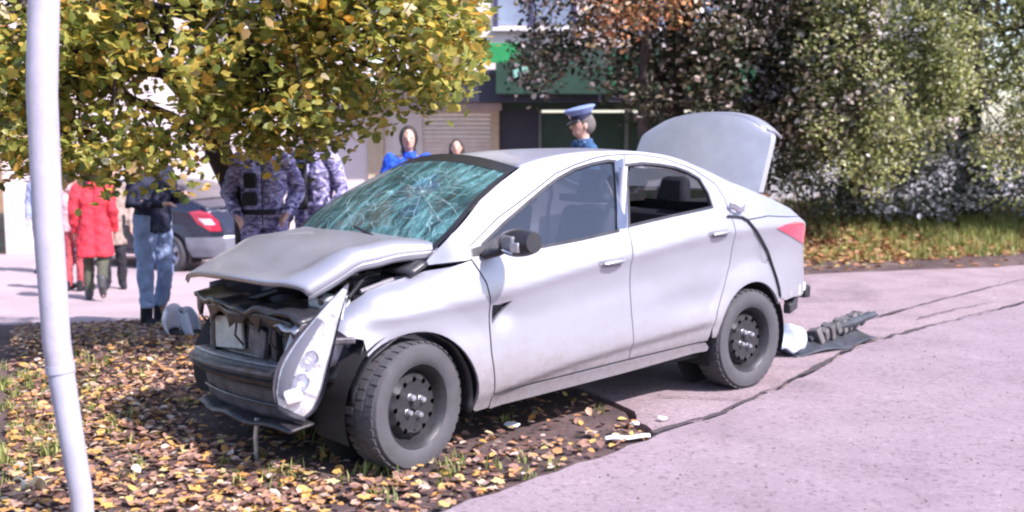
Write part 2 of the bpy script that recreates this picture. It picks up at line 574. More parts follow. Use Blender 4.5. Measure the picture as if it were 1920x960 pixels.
def maple_mesh(name, seed):
    r = random.Random(seed)
    out = [(0, -.45), (.16, -.32), (.42, -.36), (.34, -.12), (.52, .10), (.28, .14), (.22, .30), (0, .55), (-.22, .30), (-.28, .14), (-.52, .10), (-.34, -.12), (-.42, -.36), (-.16, -.32)]
    V = [(0, 0, .03)] + [(x * r.uniform(.85, 1.1), y * r.uniform(.85, 1.1), r.uniform(-.03, .14)) for x, y in out]
    n = len(out)
    return MB().add(V, [(0, 1 + i, 1 + (i+1) % n) for i in range(n)]).mesh(name, 60)


FALL = leaf_mat('fallen leaf', [(0, (.09, .05, .042)), (.2, (.17, .09, .07)), (.38, (.30, .17, .12)), (.52, (.46, .28, .20)), (.64, (.50, .23, .07)), (.76, (.55, .33, .09)), (.85, (.48, .40, .14)), (.92, (.62, .50, .42)), (1, (.14, .075, .06))], .12, .6)


def scatter(poly, n, rg, dens):
    xs_ = [p[0] for p in poly]; ys_ = [p[1] for p in poly]; out = []
    while len(out) < n:
        x = rg.uniform(min(xs_), max(xs_)); y = rg.uniform(min(ys_), max(ys_))
        if rg.uniform() < dens(x, y) and inside((x, y), poly): out.append((x, y))
    return np.array(out)


def dens_v(x, y):
    c = .35 + .65 * (math.sin(1.9*x + .6*y) * math.sin(1.4*y - x) * .5 + .5)
    wx, wy = x - CX, y - CY
    lx, ly = -.7564*wx - .6541*wy, .6541*wx - .7564*wy
    if -1.0 < ly < .90 and lx < 3.0: c *= .22            # litter thinned under the car to deepen its shade
    if ly > .95: c *= .45 if lx > 1.6 else .7
    if x < -.55: c *= 1.0
    return c * (1 if x > -4.2 else .5)


VIS = [(-4.6, 10.2), (-1.9, 4.0), (-.3, 4.2), (1.2, 6.0), (1.0, 11.0), (-1.2, 11.5), (-3.0, 10.9)]
VV = [p for p in VIS]
pts = scatter(VV, 19000, nrg, lambda x, y: dens_v(x, y) if inside((x, y), VERGE) else 0)
S = nrg.uniform(.026, .064, len(pts)) * np.where(nrg.uniform(size=len(pts)) < .12, 1.25, 1)
P = np.array([(x, y, vz(x, y) + .012 + .028 * nrg.uniform()) for x, y in pts])
far = S / P[:, 1]
big = np.argsort(-far)[:300]
rest = np.setdiff1d(np.arange(len(pts)), big)
lm = leaves_mesh('leaf_litter', P[rest], S[rest], rand_rot(len(rest), .35, nrg), FALL)
tag(lm, 'brown, orange and yellow fallen leaves covering the verge', 'leaves', kind='stuff')
mm_ = [maple_mesh('leaf', k) for k in range(6)]
for me in mm_: me.materials.append(FALL)
RM = rand_rot(300, .22, nrg)
for k, i in enumerate(big):
    o = bpy.data.objects.new('leaf', mm_[k % 6]); COL.objects.link(o); o.parent = vg
    M4 = Matrix(RM[k].tolist()).to_4x4(); s = S[i] * 1.05
    M4 = Matrix.Translation(P[i] + np.array((0, 0, .006))) @ M4 @ Matrix.Diagonal((s, s, s, 1))
    o.matrix_local = M4

# grass tufts
GRASS = leaf_mat('grass blade', [(0, (.10, .14, .035)), (.5, (.22, .26, .06)), (1, (.42, .40, .13))], .3, .6)


def grass(name, label, pts, zf, hmin, hmax, rg, per=12):
    V = []; F = []
    for x, y in pts:
        for k in range(per):
            a = rg.uniform(0, 6.28); r0 = rg.uniform(0, .06); h = rg.uniform(hmin, hmax); w_ = rg.uniform(.003, .006)
            bx, by = x + r0*math.cos(a*3), y + r0*math.sin(a*3); z = zf(x, y) - .005; l = rg.uniform(.2, .8) * h
            dx, dy = math.cos(a), math.sin(a); b0 = len(V)
            V += [(bx - dy*w_, by + dx*w_, z), (bx + dy*w_, by - dx*w_, z), (bx + dx*l*.4 + dy*w_*.8, by + dy*l*.4 - dx*w_*.8, z + h*.6), (bx + dx*l*.4 - dy*w_*.8, by + dy*l*.4 + dx*w_*.8, z + h*.6), (bx + dx*l, by + dy*l, z + h)]
            F += [(b0, b0+1, b0+2, b0+3), (b0+3, b0+2, b0+4)]
    return tag(MB().add(V, F).build(name, GRASS), label, 'grass', kind='stuff')


gp = [(nrg.normal(-3.0, .28), nrg.normal(6.9, .7)) for _ in range(90)] + [(nrg.normal(-2.5, .2), nrg.normal(5.6, .4)) for _ in range(70)] + [(nrg.normal(-.55, .45), nrg.normal(5.15, .2)) for _ in range(40)] + [(nrg.normal(-1.0, .5), nrg.normal(6.6, .8)) for _ in range(30)]
gp = [p for p in gp if inside(p, VERGE)]
grass('grass_tufts', 'thin green grass growing through the leaves beside the pole', gp, vz, .03, .09, nrg)
drape('bank_edge_strip', [cw(-4.6, -2.3), cw(-7.29, -1.22), cw(-10, -.54), cw(-13, -.48), (12, 15.2), (6.2, 14.0), (2.4, 13.4)], lambda x, y: hz(x, y) - .022 + .01*math.sin(3*x)*math.sin(4*y), .3, SOIL, .04)  # darker strip between the pavement and the bank
BANK = [(2.9, 13.2), (5.7, 13.8), (9.5, 14.7), (11, 19), (3.0, 19)]
bp_ = np.concatenate([scatter(BANK, 5200, nrg, lambda x, y: (1 if y < 17.5 else .4) * (1 - .75 * sstep(4.8, 6.6, x))), scatter([(2.9, 12.6), (5.7, 13.3), (9.5, 14.0), (9.5, 15.3), (5.7, 14.6), (2.9, 13.8)], 500, nrg, lambda x, y: 1)])
BP = np.array([(x, y, hz(x, y) - .04 + .03*nrg.uniform()) for x, y in bp_])
BL = leaf_mat('bank leaf', [(0, (.16, .07, .04)), (.3, (.34, .15, .06)), (.5, (.50, .24, .09)), (.7, (.52, .34, .20)), (.85, (.30, .24, .08)), (1, (.45, .36, .12))], .12, .6)
tag(leaves_mesh('bank_leaf_litter', BP, nrg.uniform(.06, .12, len(BP)), rand_rot(len(BP), .4, nrg), BL), 'orange brown fallen leaves strewn over the bank behind the boot', 'leaves', kind='stuff')
grass('bank_grass', 'yellow green grass on the bank under the right hand trees', [tuple(p) for p in scatter(BANK, 2600, nrg, lambda x, y: .15 + .85 * sstep(3.8, 5.8, x))], lambda x, y: hz(x, y) - .06, .07, .20, nrg, 11)

# grit and leaf crumbs on the road
gr = MB()
rgx = random.Random(77)
for k in range(420):
    x, y = rgx.uniform(-.6, 4.5), rgx.uniform(4.2, 9.5)
    wx, wy = x - CX, y - CY; lx, ly = -.7564*wx - .6541*wy, .6541*wx - .7564*wy
    if ly < 1.45 - .02 * abs(lx) and lx > -1.0 or ly < .9: continue
    s = rgx.uniform(.004, .011) * (1.6 if k % 9 == 0 else 1); a = rgx.uniform(0, 6.28)
    gr.add([(x + s*math.cos(a + t)*rgx.uniform(.6, 1), y + s*math.sin(a + t)*rgx.uniform(.6, 1), .0145) for t in (0, 1.6, 3.1, 4.7)] + [(x, y, .0145 + s*.8)], [(0, 1, 4), (1, 2, 4), (2, 3, 4), (3, 0, 4)])
tag(gr.build('road_grit', pm('dark grit', (.12, .095, .09), .9)), 'scattered dark grit on the pale road', 'grit', kind='stuff')
# ------------------------------------------------------------------ the building behind
BY = 22.0
CREAM = pm('cream render', (.70, .61, .58), .85, var=.10, scale=1.2, bmp=.15)
PINKW = pm('pale pink render', (.70, .60, .60), .85, var=.08, scale=1.5, bmp=.15)
TANB = pm('tan brick pier', (.55, .43, .30), .85, var=.15, scale=8, bmp=.3)
SHUT = pm('brown shutter', (.64, .54, .49), .6, var=.15, scale=5)
DKG = pm('dark green cladding', (.02, .05, .035), .6)
DKB = pm('dark blue door', (.035, .035, .055), .5)
GREEN = pm('green sign board', (.015, .27, .08), .5, var=.2, scale=3)
WHITEP = pm('white fascia', (.75, .73, .74), .6, var=.08)
PANE = glass_mat('window pane', (.20, .24, .33), 1.0)
bld = tag(empty('shop_building', (0, BY, 0)), 'cream building with shuttered shopfronts and a green sign board', 'building')


def bx(name, x0, x1, z0, z1, y0, y1, mat, par=bld, bev=.01):
    return MB().box(((x0+x1)/2, (y0+y1)/2, (z0+z1)/2), (x1-x0, y1-y0, z1-z0)).build(name, mat, par, bevel=bev)


bx('wall', -10, -2.82, -1.2, 3.2, 0, .4, PINKW)
bx('pier', -2.82, -2.5, -1.0, 2.3, -.06, .4, TANB)
bx('wall', -2.5, -.25, 2.13, 3.2, 0.002, .4, CREAM)
bx('wall', -2.5, 9, -1.2, -.1, 0.003, .4, CREAM)
bx('lintel', -2.62, -.2, 1.99, 2.13, -.08, .39, pm('pale lintel', (.5, .43, .42), .8))
bx('wall', -2.498, -1.75, -.1, 1.99, .03, .39, pm('grey tan render', (.70, .62, .56), .85, var=.1))
# roller shutter with raised slats
sh = MB()
for i in range(24):
    z = -.05 + i * .085
    sh.add([(-1.75, .10, z), (-.42, .10, z), (-.42, .088, z + .03), (-1.75, .088, z + .03), (-.42, .10, z + .08), (-1.75, .10, z + .08)], [(0, 1, 2, 3), (3, 2, 4, 5)])
sh.build('roller_shutter', SHUT, bld, 20)
bx('jamb', -.42, -.25, -.1, 1.99, -.02, .39, TANB)
bx('door', -.25, .52, -.1, 2.0, .08, .12, DKB)
bx('wall', -.25, 9, 2.0, 3.2, 0.0, .4, DKG)
for i, (x0, x1, mt) in enumerate(((.58, 1.28, pm('green dark glass', (.02, .05, .04), .15)), (1.36, 2.2, DKG), (2.28, 3.2, DKG), (3.28, 4.4, pm('green dark glass', (.02, .05, .04), .15)))):
    w = bx('shop_window', x0, x1, .25, 1.95, .10, .12, mt)
    for a, c in ((x0 - .06, x0), (x1, x1 + .018)): bx('frame', a, c, .2, 2.0, .04, .12, pm('grey green frame', (.14, .17, .16), .5), w)
bx('wall', .52, 9, -.1, .25, .05, .39, DKG)
bx('wall', 4.5, 9, .25, 2.0, .06, .39, CREAM)
# canopy with a white edge, green boards over it
cp = bx('canopy', -3.3, 9, 2.62, 2.72, -1.1, 0, DKB)
bx('fascia', -3.3, -.55, 2.60, 2.83, -1.14, -1.10, WHITEP, cp)
bx('fascia', -1.35, 9, 2.12, 2.60, -1.06, -1.02, DKB, cp)
sg = bx('sign_board', -1.9, .16, 2.84, 3.20, -1.12, -1.06, GREEN)
sg = bx('awning', -.30, 1.75, 2.26, 2.83, -1.30, -1.16, pm('deep green awning', (.010, .045, .028), .7, var=.4, scale=4))
bx('sign_band', .02, .30, 2.55, 2.80, -1.32, -1.305, pm('pale green panel', (.24, .5, .42), .5), sg)
bx('sign_board', 1.75, 4.5, 2.30, 3.0, -1.15, -1.09, pm('deep green board', (.012, .10, .05), .5))
bx('wall', -10, 9, 3.2, 9.5, .004, .4, CREAM)
for row in range(2):
    for x in (-8.4, -6.0, -3.5, -.28, 2.6, 5.2, 7.4):
        z = 3.62 + row * 2.9
        w = bx('window', x, x + 1.45, z, z + 1.5, -.012, .0, PANE)
        for a in (x - .07, x + .62, x + 1.45): bx('frame', a, a + .08, z - .05, z + 1.55, -.05, -.005, pm('dark window frame', (.05, .04, .09), .5), w)
        bx('frame', x - .07, x + 1.53, z + 1.5, z + 1.57, -.051, -.006, pm('dark window frame', (.05, .04, .09), .5), w)
        bx('sill', x - .1, x + 1.6, z - .12, z - .05, -.14, 0, WHITEP, w)
bx('roof', -10.2, 9.2, 9.5, 9.7, -.3, 6, pm('roof grey', (.2, .2, .22), .8))
bx('side_wall', 8.6, 8.99, -1.2, 9.49, .4, 6, CREAM)

# pale fence behind the right hand trees
fen = tag(empty('board_fence', (0, 19.6, 0)), 'pale grey board fence half hidden behind the right hand trees', 'fence')
FM = pm('weathered pale boards', (.46, .47, .52), .8, var=.3, scale=4, bmp=.2)
for i in range(34):
    x = 4.6 + i * .225
    MB().box((x, .02 * (i % 2), .80 + .02 * rng.uniform(-1, 1)), (.20, .025, .95)).build('board', FM, fen)
for z in (.55, 1.1): MB().box((8.4, .05, z), (7.6, .05, .08)).build('rail', FM, fen)

# ------------------------------------------------------------------ trees
BARK = pm('dark bark', (.055, .042, .038), .95, var=.5, scale=14, bmp=1.0, bscale=35)


def curve_pts(a, b, sag, n, rg, wob_=.06):
    a = Vector(a); b = Vector(b); out = []
    for i in range(n + 1):
        t = i / n; p = a.lerp(b, t)
        p.z += sag * math.sin(math.pi * t)
        if 0 < i < n: p += Vector((rg.uniform(-1, 1), rg.uniform(-1, 1), rg.uniform(-1, 1))) * wob_ * (b - a).length * .4
        out.append(p)
    return out


def tree(name, label, base, top, r0, clumps, mat, lsize, seed, per, single=0, spread=.30, droop=.35, group=None):
    """trunk, limbs out to every clump of leaves, leaf-sized faces through each clump"""
    rg = random.Random(seed); ng = np.random.default_rng(seed)
    t = tag(empty(name, base), label, 'tree', group)
    bz = Vector(base)
    top = Vector(top)
    tp = curve_pts((0, 0, -.1), top - bz, 0, 7, rg, .05)
    MB().tube(tp, [r0*1.25, r0, r0*.92, r0*.85, r0*.75, r0*.62, r0*.5, r0*.35], 10).build('trunk', BARK, t)
    groups = {}
    nl = max(4, len(clumps) // 14)
    seeds = rg.sample(clumps, min(nl, len(clumps)))
    for c in clumps:
        k = min(range(len(seeds)), key=lambda i: (Vector(seeds[i][:3]) - Vector(c[:3])).length)
        groups.setdefault(k, []).append(c)
    Ps = []; 
    for k, cl in groups.items():
        cen = sum((Vector(c[:3]) for c in cl), Vector()) / len(cl) - bz
        j = rg.randint(3, 6); st = tp[j]
        lp = curve_pts(st, cen, .12 * (cen - st).length, 6, rg)
        m = MB().tube(lp, [r0*.38*(1 - .13*i) for i in range(7)], 7)
        for c in cl:
            e = Vector(c[:3]) - bz
            s = lp[rg.randint(3, 6)]
            m.tube(curve_pts(s, e, .1, 4, rg), [.016, .013, .010, .007, .004], 5, cap=False)
        m.build('limb', BARK, t)
    for c in clumps:
        cen = Vector(c[:3]) - bz; rad = c[3] if len(c) > 3 else spread
        n = int(per * (rad / spread) ** 2)
        d = ng.normal(0, 1, (n, 3)); d /= np.linalg.norm(d, axis=1)[:, None] + 1e-9
        rr = rad * ng.uniform(.15, 1.0, n) ** .6
        q = d * rr[:, None] * np.array((1, 1, .8)) + np.array(cen)
        q[:, 2] -= droop * rad * ng.uniform(0, 1, n) ** 2
        Ps.append(q)
    Pq = np.concatenate(Ps); n = len(Pq)
    S = lsize * ng.uniform(.6, 1.25, n)
    RMx = rand_rot(n, 1.0, ng)
    rest = np.arange(n)
    if single:
        wpos = Pq + np.array(base); vis = (np.abs(wpos[:, 0] / wpos[:, 1]) < .457) & (wpos[:, 2] < 1.6 + wpos[:, 1] * .118)
        sc = np.where(vis, S / wpos[:, 1], 0); bigi = np.argsort(-sc)[:single]; rest = np.setdiff1d(rest, bigi)
    crown = leaves_mesh('crown', Pq[rest], S[rest], RMx[rest], mat, t)
    if single:
        ms = [maple_mesh('leaf', 40 + i) for i in range(5)]
        for me in ms: me.materials.append(mat)
        for k, i in enumerate(bigi):
            o = bpy.data.objects.new('leaf', ms[k % 5]); COL.objects.link(o); o.parent = crown
            o.matrix_local = Matrix.Translation(Pq[i]) @ Matrix(RMx[i].tolist()).to_4x4() @ Matrix.Diagonal((S[i]*1.15,)*3 + (1,))
    return t


LFT = leaf_mat('left tree leaf', [(0, (.07, .10, .025)), (.2, (.17, .21, .045)), (.42, (.31, .34, .07)), (.62, (.45, .44, .10)), (.78, (.60, .49, .11)), (.90, (.70, .47, .08)), (.95, (.62, .33, .07)), (1, (.66, .66, .48))], .55)
LYE = leaf_mat('yellow leaf', [(0, (.09, .12, .025)), (.3, (.24, .25, .05)), (.55, (.48, .38, .06)), (.75, (.62, .42, .05)), (.9, (.58, .25, .03)), (1, (.42, .42, .22))], .4)
zlow = pchip([-4.8, -3.6, -2.6, -2.05, -1.75, -1.3, -.9, -.53, -.25, 0], [1.3, 1.32, 1.28, 1.30, 1.36, 1.50, 1.66, 1.82, 2.0, 2.3])
rg = random.Random(21)
cl = []
while len(cl) < 270:
    x = rg.uniform(-4.9, -.35); y = rg.uniform(6.9, 9.0); z = rg.uniform(1.4, 3.9)
    if z > zlow(x * 8 / y) + .16 + max(0, y - 8.2) * .05 and rg.random() < (1 if z < 2.75 else .55): cl.append((x, y, z))
for x, y, z in ((-1.32, 7.8, 1.62), (-1.52, 7.7, 1.72), (-.72, 7.9, 1.92), (-.60, 7.7, 1.98), (-.35, 7.9, 2.12), (-1.0, 7.6, 1.85), (-.55, 8.1, 1.88), (-2.25, 7.6, 1.60), (-2.6, 7.8, 1.48), (-3.0, 7.5, 1.45), (-3.4, 7.9, 1.42)): cl.append((x, y, z, .2))
tree('leafy_tree', 'low spreading tree with green and yellow leaves hanging behind the pole', (-2.36, 10.25, hz(-2.36, 10.25) - .05), (-2.5, 8.6, 3.6), .13, cl, LFT, .072, 5, 120, single=300, spread=.30, droop=.7)
cl = []
while len(cl) < 34:
    x = rg.uniform(-1.55, -.28); y = rg.uniform(7.0, 8.4); z = rg.uniform(1.95, 3.3)
    if z > zlow(x * 8 / y) + .22: cl.append((x, y, z, .24))
tree('yellow_tree', 'branch tips of a small yellowing tree above the bonnet', (-2.02, 11.2, hz(-2.02, 11.2) - .05), (-1.7, 9.0, 3.6), .06, cl, LYE, .08, 9, 60, spread=.26, droop=.6)

LDK = leaf_mat('dark leaf with painted glints', [(0, (.010, .014, .006)), (.35, (.025, .034, .014)), (.6, (.06, .07, .03)), (.72, (.14, .12, .06)), (.82, (.28, .21, .14)), (.91, (.50, .42, .36)), (1, (.74, .68, .64))], .35)  # palest stops paint sun glints and bright gaps into the leaf colour
LRED = leaf_mat('russet leaf', [(0, (.05, .035, .02)), (.3, (.14, .10, .04)), (.5, (.36, .14, .06)), (.7, (.55, .22, .10)), (.85, (.55, .40, .14)), (1, (.62, .50, .42))], .3)
LOL = leaf_mat('olive leaf', [(0, (.08, .10, .035)), (.25, (.20, .24, .08)), (.5, (.38, .42, .15)), (.75, (.56, .55, .24)), (.9, (.66, .66, .44)), (1, (.80, .80, .76))], .5)
LSH = leaf_mat('dark shrub leaf', [(0, (.012, .02, .014)), (.5, (.035, .055, .03)), (.8, (.09, .11, .06)), (1, (.40, .40, .42))], .3)


def blob(n, x0, x1, y0, y1, z0, z1, seed, lo=None, r=(.35, .5)):
    g_ = random.Random(seed); out = []
    while len(out) < n:
        x, y, z = g_.uniform(x0, x1), g_.uniform(y0, y1), g_.uniform(z0, z1)
        if lo is None or z > lo(x * 15 / y): out.append((x, y, z, g_.uniform(*r)))
    return out


loA = pchip([0, .5, 1.4, 2.2, 3.2, 4.4], [2.5, 2.35, 2.1, 1.75, 1.2, .8])
tree('dark_tree', 'dense dark tree with glints painted as pale leaves behind the open boot lid', (2.4, 16.6, hz(2.4, 16.6) - .1), (2.3, 16.2, 5.2), .22, blob(215, .12, 4.6, 14.4, 17, 1.4, 5.2, 3, loA), LDK, .085, 31, 165, spread=.42)
tree('russet_tree', 'small tree with rust red and orange leaves above the peaked cap', (1.75, 15.6, hz(1.75, 15.6) - .1), (1.75, 15.0, 3.4), .10, blob(16, 1.05, 2.15, 13.9, 14.6, 2.75, 3.5, 4), LRED, .075, 33, 70, spread=.42)
tree('olive_tree', 'olive green tree nearest the boot lid on the right hand bank', (4.9, 16.3, hz(4.9, 16.3) - .1), (4.9, 16.1, 4.6), .16, blob(150, 3.9, 5.85, 14.2, 16.4, .95, 4.4, 6, r=(.28, .46)), LOL, .060, 35, 210, spread=.40)
tree('pale_olive_tree', 'pale yellow green tree at the right end of the bank', (6.6, 16.4, hz(6.6, 16.4) - .1), (6.5, 16.0, 4.8), .17, blob(205, 5.6, 8.6, 14.3, 16.6, 1.0, 4.5, 8, r=(.28, .48)), LOL, .060, 37, 210, spread=.40)


def shrub(name, label, base, clumps, mat, seed, per=90, ls=.06):
    t = tag(empty(name, base), label, 'shrub'); rg_ = random.Random(seed); ng = np.random.default_rng(seed); bz = Vector(base); Ps = []
    for i in range(7):
        c = rg_.choice(clumps); MB().tube(curve_pts((rg_.uniform(-.2, .2), rg_.uniform(-.1, .1), -.1), Vector(c[:3]) - bz, .05, 4, rg_), [.02, .016, .012, .008, .004], 5).build('stem', BARK, t)
    for c in clumps:
        n = per; d = ng.normal(0, 1, (n, 3)); d /= np.linalg.norm(d, axis=1)[:, None]
        Ps.append(d * (c[3] * ng.uniform(.2, 1, n) ** .6)[:, None] + np.array(Vector(c[:3]) - bz))
    Pq = np.concatenate(Ps); leaves_mesh('foliage', Pq, ls * ng.uniform(.6, 1.3, len(Pq)), rand_rot(len(Pq), 1.0, ng), mat, t)


shrub('dark_shrub', 'dark evergreen shrub at the foot of the trees behind the tail lamp', (3.9, 15.4, hz(3.9, 15.4) - .05), blob(30, 3.0, 4.75, 14.9, 15.9, .55, 1.5, 12, r=(.22, .36)), LSH, 12)
shrub('pale_shrub', 'silvery shrub below the pale tree at the right end of the bank', (6.3, 16.0, hz(6.3, 16) - .05), blob(80, 4.7, 8.4, 15.2, 16.4, .5, 1.5, 14, r=(.22, .36)), leaf_mat('silver leaf', [(0, (.04, .06, .035)), (.4, (.14, .17, .13)), (.7, (.42, .44, .46)), (1, (.70, .70, .76))], .25), 14, 120, .07)

# ------------------------------------------------------------------ the leaning pole in the foreground
pole = tag(empty('pole', (-1.775, 4.5, 0)), 'whitewashed metal pole with grey foot in the left foreground', 'pole')
PW = pm('whitewash on metal', (.37, .355, .42), .55, var=.22, scale=4, bmp=.2)
PG = pm('grey pole paint', (.36, .36, .43), .5, var=.15, scale=5, bmp=.15)
MB().tube([(0, 0, -.12), (-.008, 0, .10), (-.045, 0, .40), (-.072, 0, .64)], [.043, .046, .050, .053], 24).build('grey_foot', PG, pole)
MB().tube([(-.072, 0, .64), (-.083, 0, .76), (-.095, 0, 1.3), (-.095, 0, 1.75), (-.07, 0, 2.12), (-.02, 0, 3.2), (0, 0, 5.2)], [.0545, .0555, .058, .060, .060, .058, .05], 24).build('shaft', PW, pole)
MB().tube([(-.071, 0, .622), (-.074, 0, .655)], .058, 24).build('collar', PG, pole)

# ------------------------------------------------------------------ across the road behind the camera (seen in the glass and the paint)
hs = tag(empty('roadside_house', (-3, -24, 0), R(4)), 'low pale house across the road, mirrored in the side window', 'building')
MB().box((0, 0, 1.6), (13, 6, 3.2)).build('wall', PINKW, hs)
MB().add([(-7, -3.6, 3.2), (7, -3.6, 3.2), (7, 3.6, 3.2), (-7, 3.6, 3.2), (-7, 0, 5.2), (7, 0, 5.2)], [(0, 1, 5, 4), (2, 3, 4, 5), (0, 4, 3), (1, 2, 5), (0, 3, 2, 1)]).build('roof', pm('roof grey', (.2, .2, .22), .8), hs)
for x in (-4.6, -1.6, 1.6, 4.6): MB().box((x, 3.02, 1.7), (1.3, .06, 1.4)).build('window', PANE, hs)
for i, (x, y, s_) in enumerate(((-9, -17, 1.0), (4.5, -19, 1.15), (11, -21, 1.25), (-2.5, -17.5, .8), (17, -14, 1.1))):
    tree('roadside_tree', ['bushy green tree left of the house across the road', 'green tree right of the house across the road', 'tall green tree beyond the house across the road', 'low round tree before the house across the road', 'green tree at the far right across the road'][i],
         (x, y, -.1), (x, y, 3.2*s_), .18, blob(34, x - 2.3*s_, x + 2.3*s_, y - 1.6, y + 1.6, 1.5*s_, 5.2*s_, 50 + i, r=(.55, .85)), LOL, .26, 60 + i, 34, spread=.6, group='trees across the road')
# ------------------------------------------------------------------ sedan side surface (car axes: x forward from the rear axle, y left, z up)
ZS = pchip([-.9, .345, 2.07, 3.2], [.36, .309, .242, .21])
ZC = pchip([-.9, -.24, .33, 1.13, 1.38, 2.115, 2.6, 3.1], [.98, .995, .99, .908, .885, .783, .74, .70])
ZB = pchip([-.9, -.5, -.1, .36, 1.08, 1.76, 2.19, 2.6, 3.1], [1.06, 1.09, 1.135, 1.135, 1.05, 1.0, .965, .90, .84])
WW = pchip([-1.0, -.9, -.75, -.4, 0, .6, 1.4, 2.1, 2.5, 2.8, 3.05], [.50, .60, .69, .785, .83, .85, .85, .845, .825, .775, .66])
P1 = pchip([-.2, 0, .12, .3, .55, .74, .90, 1.0], [-.09, -.05, -.02, -.008, -.014, -.020, -.013, 0])
P2 = pchip([0, .2, .6, 1.0], [0, -.004, -.02, -.045])
ZL = pchip([.35, 1.02, 1.44, 1.82, 2.05], [.474, .427, .391, .34, .30])
ZT = pchip([2.1, 2.2, 2.35, 2.62, 2.72, 2.85, 2.92], [1.05, .975, .94, .89, .865, .775, .71])


def Yf(x, z):
    w = WW(x); zs, zc, zb = ZS(x), ZC(x), ZB(x)
    if z <= zc:
        y = w + P1((z - zs) / (zc - zs))
        if .3 < x < 2.1:
            t = sstep(0, .05, ZL(x) - z)
            y -= .024 * t * max(0, min(1, (x - .3) / .15, (2.1 - x) / .12))
    elif z <= zb:
        y = w + P2((z - zc) / (zb - zc))
    else:
        dz = z - zb; y = w - .045 - .42 * dz - .22 * dz * dz
    if x > 2.12 and z > .6:                     # the fender rolls over to the bonnet
        d = min(1, max(0, (z - (ZT(x) - .15)) / .15))
        y -= .13 * (1 - math.sqrt(max(0, 1 - d * d))) * sstep(2.19, 2.44, x)
    # wheel arch lips stand a little proud
    for cx, cz in ((-.03, .31), (2.545, .295)):
        d = math.hypot(x - cx, z - cz)
        if .3 < d < .50: y += .012 * (1 - abs(d - .375) / .125) if d > .375 else .012
    return y


def Yw(x, z):
    """the same with the wreck's small dents"""
    y = Yf(x, z) + .0014 * math.sin(3.1 * x + 1.3 * math.sin(4 * z)) * math.sin(6.3 * z + 1.1)
    y -= .035 * math.exp(-((x - 2.80) ** 2 + (z - .74) ** 2) / .012)
    y -= .018 * math.exp(-((x - 2.02) ** 2 + (z - .70) ** 2) / .004)
    y -= .014 * math.exp(-((x - .55) ** 2 / .06 + (z - .60) ** 2 / .01))
    return y


def shrink(poly, g):
    n = len(poly)
    area = sum(poly[i][0]*poly[(i+1) % n][1] - poly[(i+1) % n][0]*poly[i][1] for i in range(n))
    sg = 1 if area > 0 else -1
    out = []
    for i in range(n):
        p0, p1, p2 = poly[i-1], poly[i], poly[(i+1) % n]
        d1 = Vector((p1[0]-p0[0], p1[1]-p0[1])).normalized(); d2 = Vector((p2[0]-p1[0], p2[1]-p1[1])).normalized()
        n1 = Vector((-d1.y, d1.x)) * sg; n2 = Vector((-d2.y, d2.x)) * sg
        m = n1 + n2
        m = m / max(.35, m.length_squared / 2) if m.length > 1e-6 else n1
        out.append((p1[0] + m.x * g, p1[1] + m.y * g))
    return out


TILT = .038                                            # the wreck leans a little to its far side


def panel(name, poly, side, parent, mat, Y=None, step=.026, off=0.0, thick=.018, holes=(), gap=.003):
    """a pressed panel: outline in (x, z), laid on the side surface, edges turned inwards"""
    Y = Y or Yw
    if gap: poly = shrink(poly, gap)
    co, tri, loops = fill2d(poly, step, holes)
    V = []; N = []; e = .014
    for x, z in co:
        y = Y(x, z) + off
        V.append((x, side * y, z - (TILT * sstep(.6, 1.2, z) if side < 0 else 0)))
        dx = (Y(x + e, z) - Y(x - e, z)) / (2 * e); dz = (Y(x, z + e) - Y(x, z - e)) / (2 * e)
        N.append(Vector((-dx, side, -dz)).normalized())
    F = []; LN = []
    for t in tri:
        a, b, c = (Vector(V[i]) for i in t)
        if (b - a).cross(c - a).y * side < 0: t = (t[0], t[2], t[1])
        F.append(t); LN += [N[i] for i in t]
    for lp in loops:                                   # turned-in edges
        n = len(lp); b = len(V)
        for i in lp: V.append(V[i])
        for i in lp:
            q = Vector(V[i]) - N[i] * thick; V.append(tuple(q))
        for i in range(n):
            j = (i + 1) % n; f = (b + i, b + j, b + n + j, b + n + i)
            F.append(f)
            fn = (Vector(V[f[1]]) - Vector(V[f[0]])).cross(Vector(V[f[2]]) - Vector(V[f[0]]))
            fn = fn.normalized() if fn.length > 0 else Vector((0, 0, 1))
            LN += [fn] * 4
    me = bpy.data.meshes.new(name)
    me.from_pydata(V, [], F)
    me.update()
    me.polygons.foreach_set('use_smooth', [True] * len(me.polygons))
    me.normals_split_custom_set([tuple(n) for n in LN])
    return link(name, me, mat, parent)


def arc(cx, cz, r, a0, a1, n):
    return [(cx + r*math.cos(R(a0 + (a1-a0)*i/n)), cz + r*math.sin(R(a0 + (a1-a0)*i/n))) for i in range(n + 1)]


RUBBER = pm('tyre rubber', (.058, .057, .065), .75, var=.4, scale=9, dark=(.09, .086, .09), bmp=.3, bscale=60)
STEEL_BLK = pm('black steel rim', (.028, .028, .034), .42, .3, var=.5, scale=18, dark=(.055, .05, .05))
LUG = pm('bare lug metal', (.62, .62, .66), .3, .85)
DARKIN = pm('dark cavity', (.012, .012, .014), .9)
PLASTIC = pm('black plastic', (.022, .022, .026), .38, bmp=.1, var=.4)
ALU = pm('bare aluminium', (.42, .42, .45), .42, .8, var=.4, scale=20)
RAWMETAL = pm('grimy dark metal', (.16, .15, .165), .5, .55, var=.7, scale=12, bmp=.5, bscale=30)


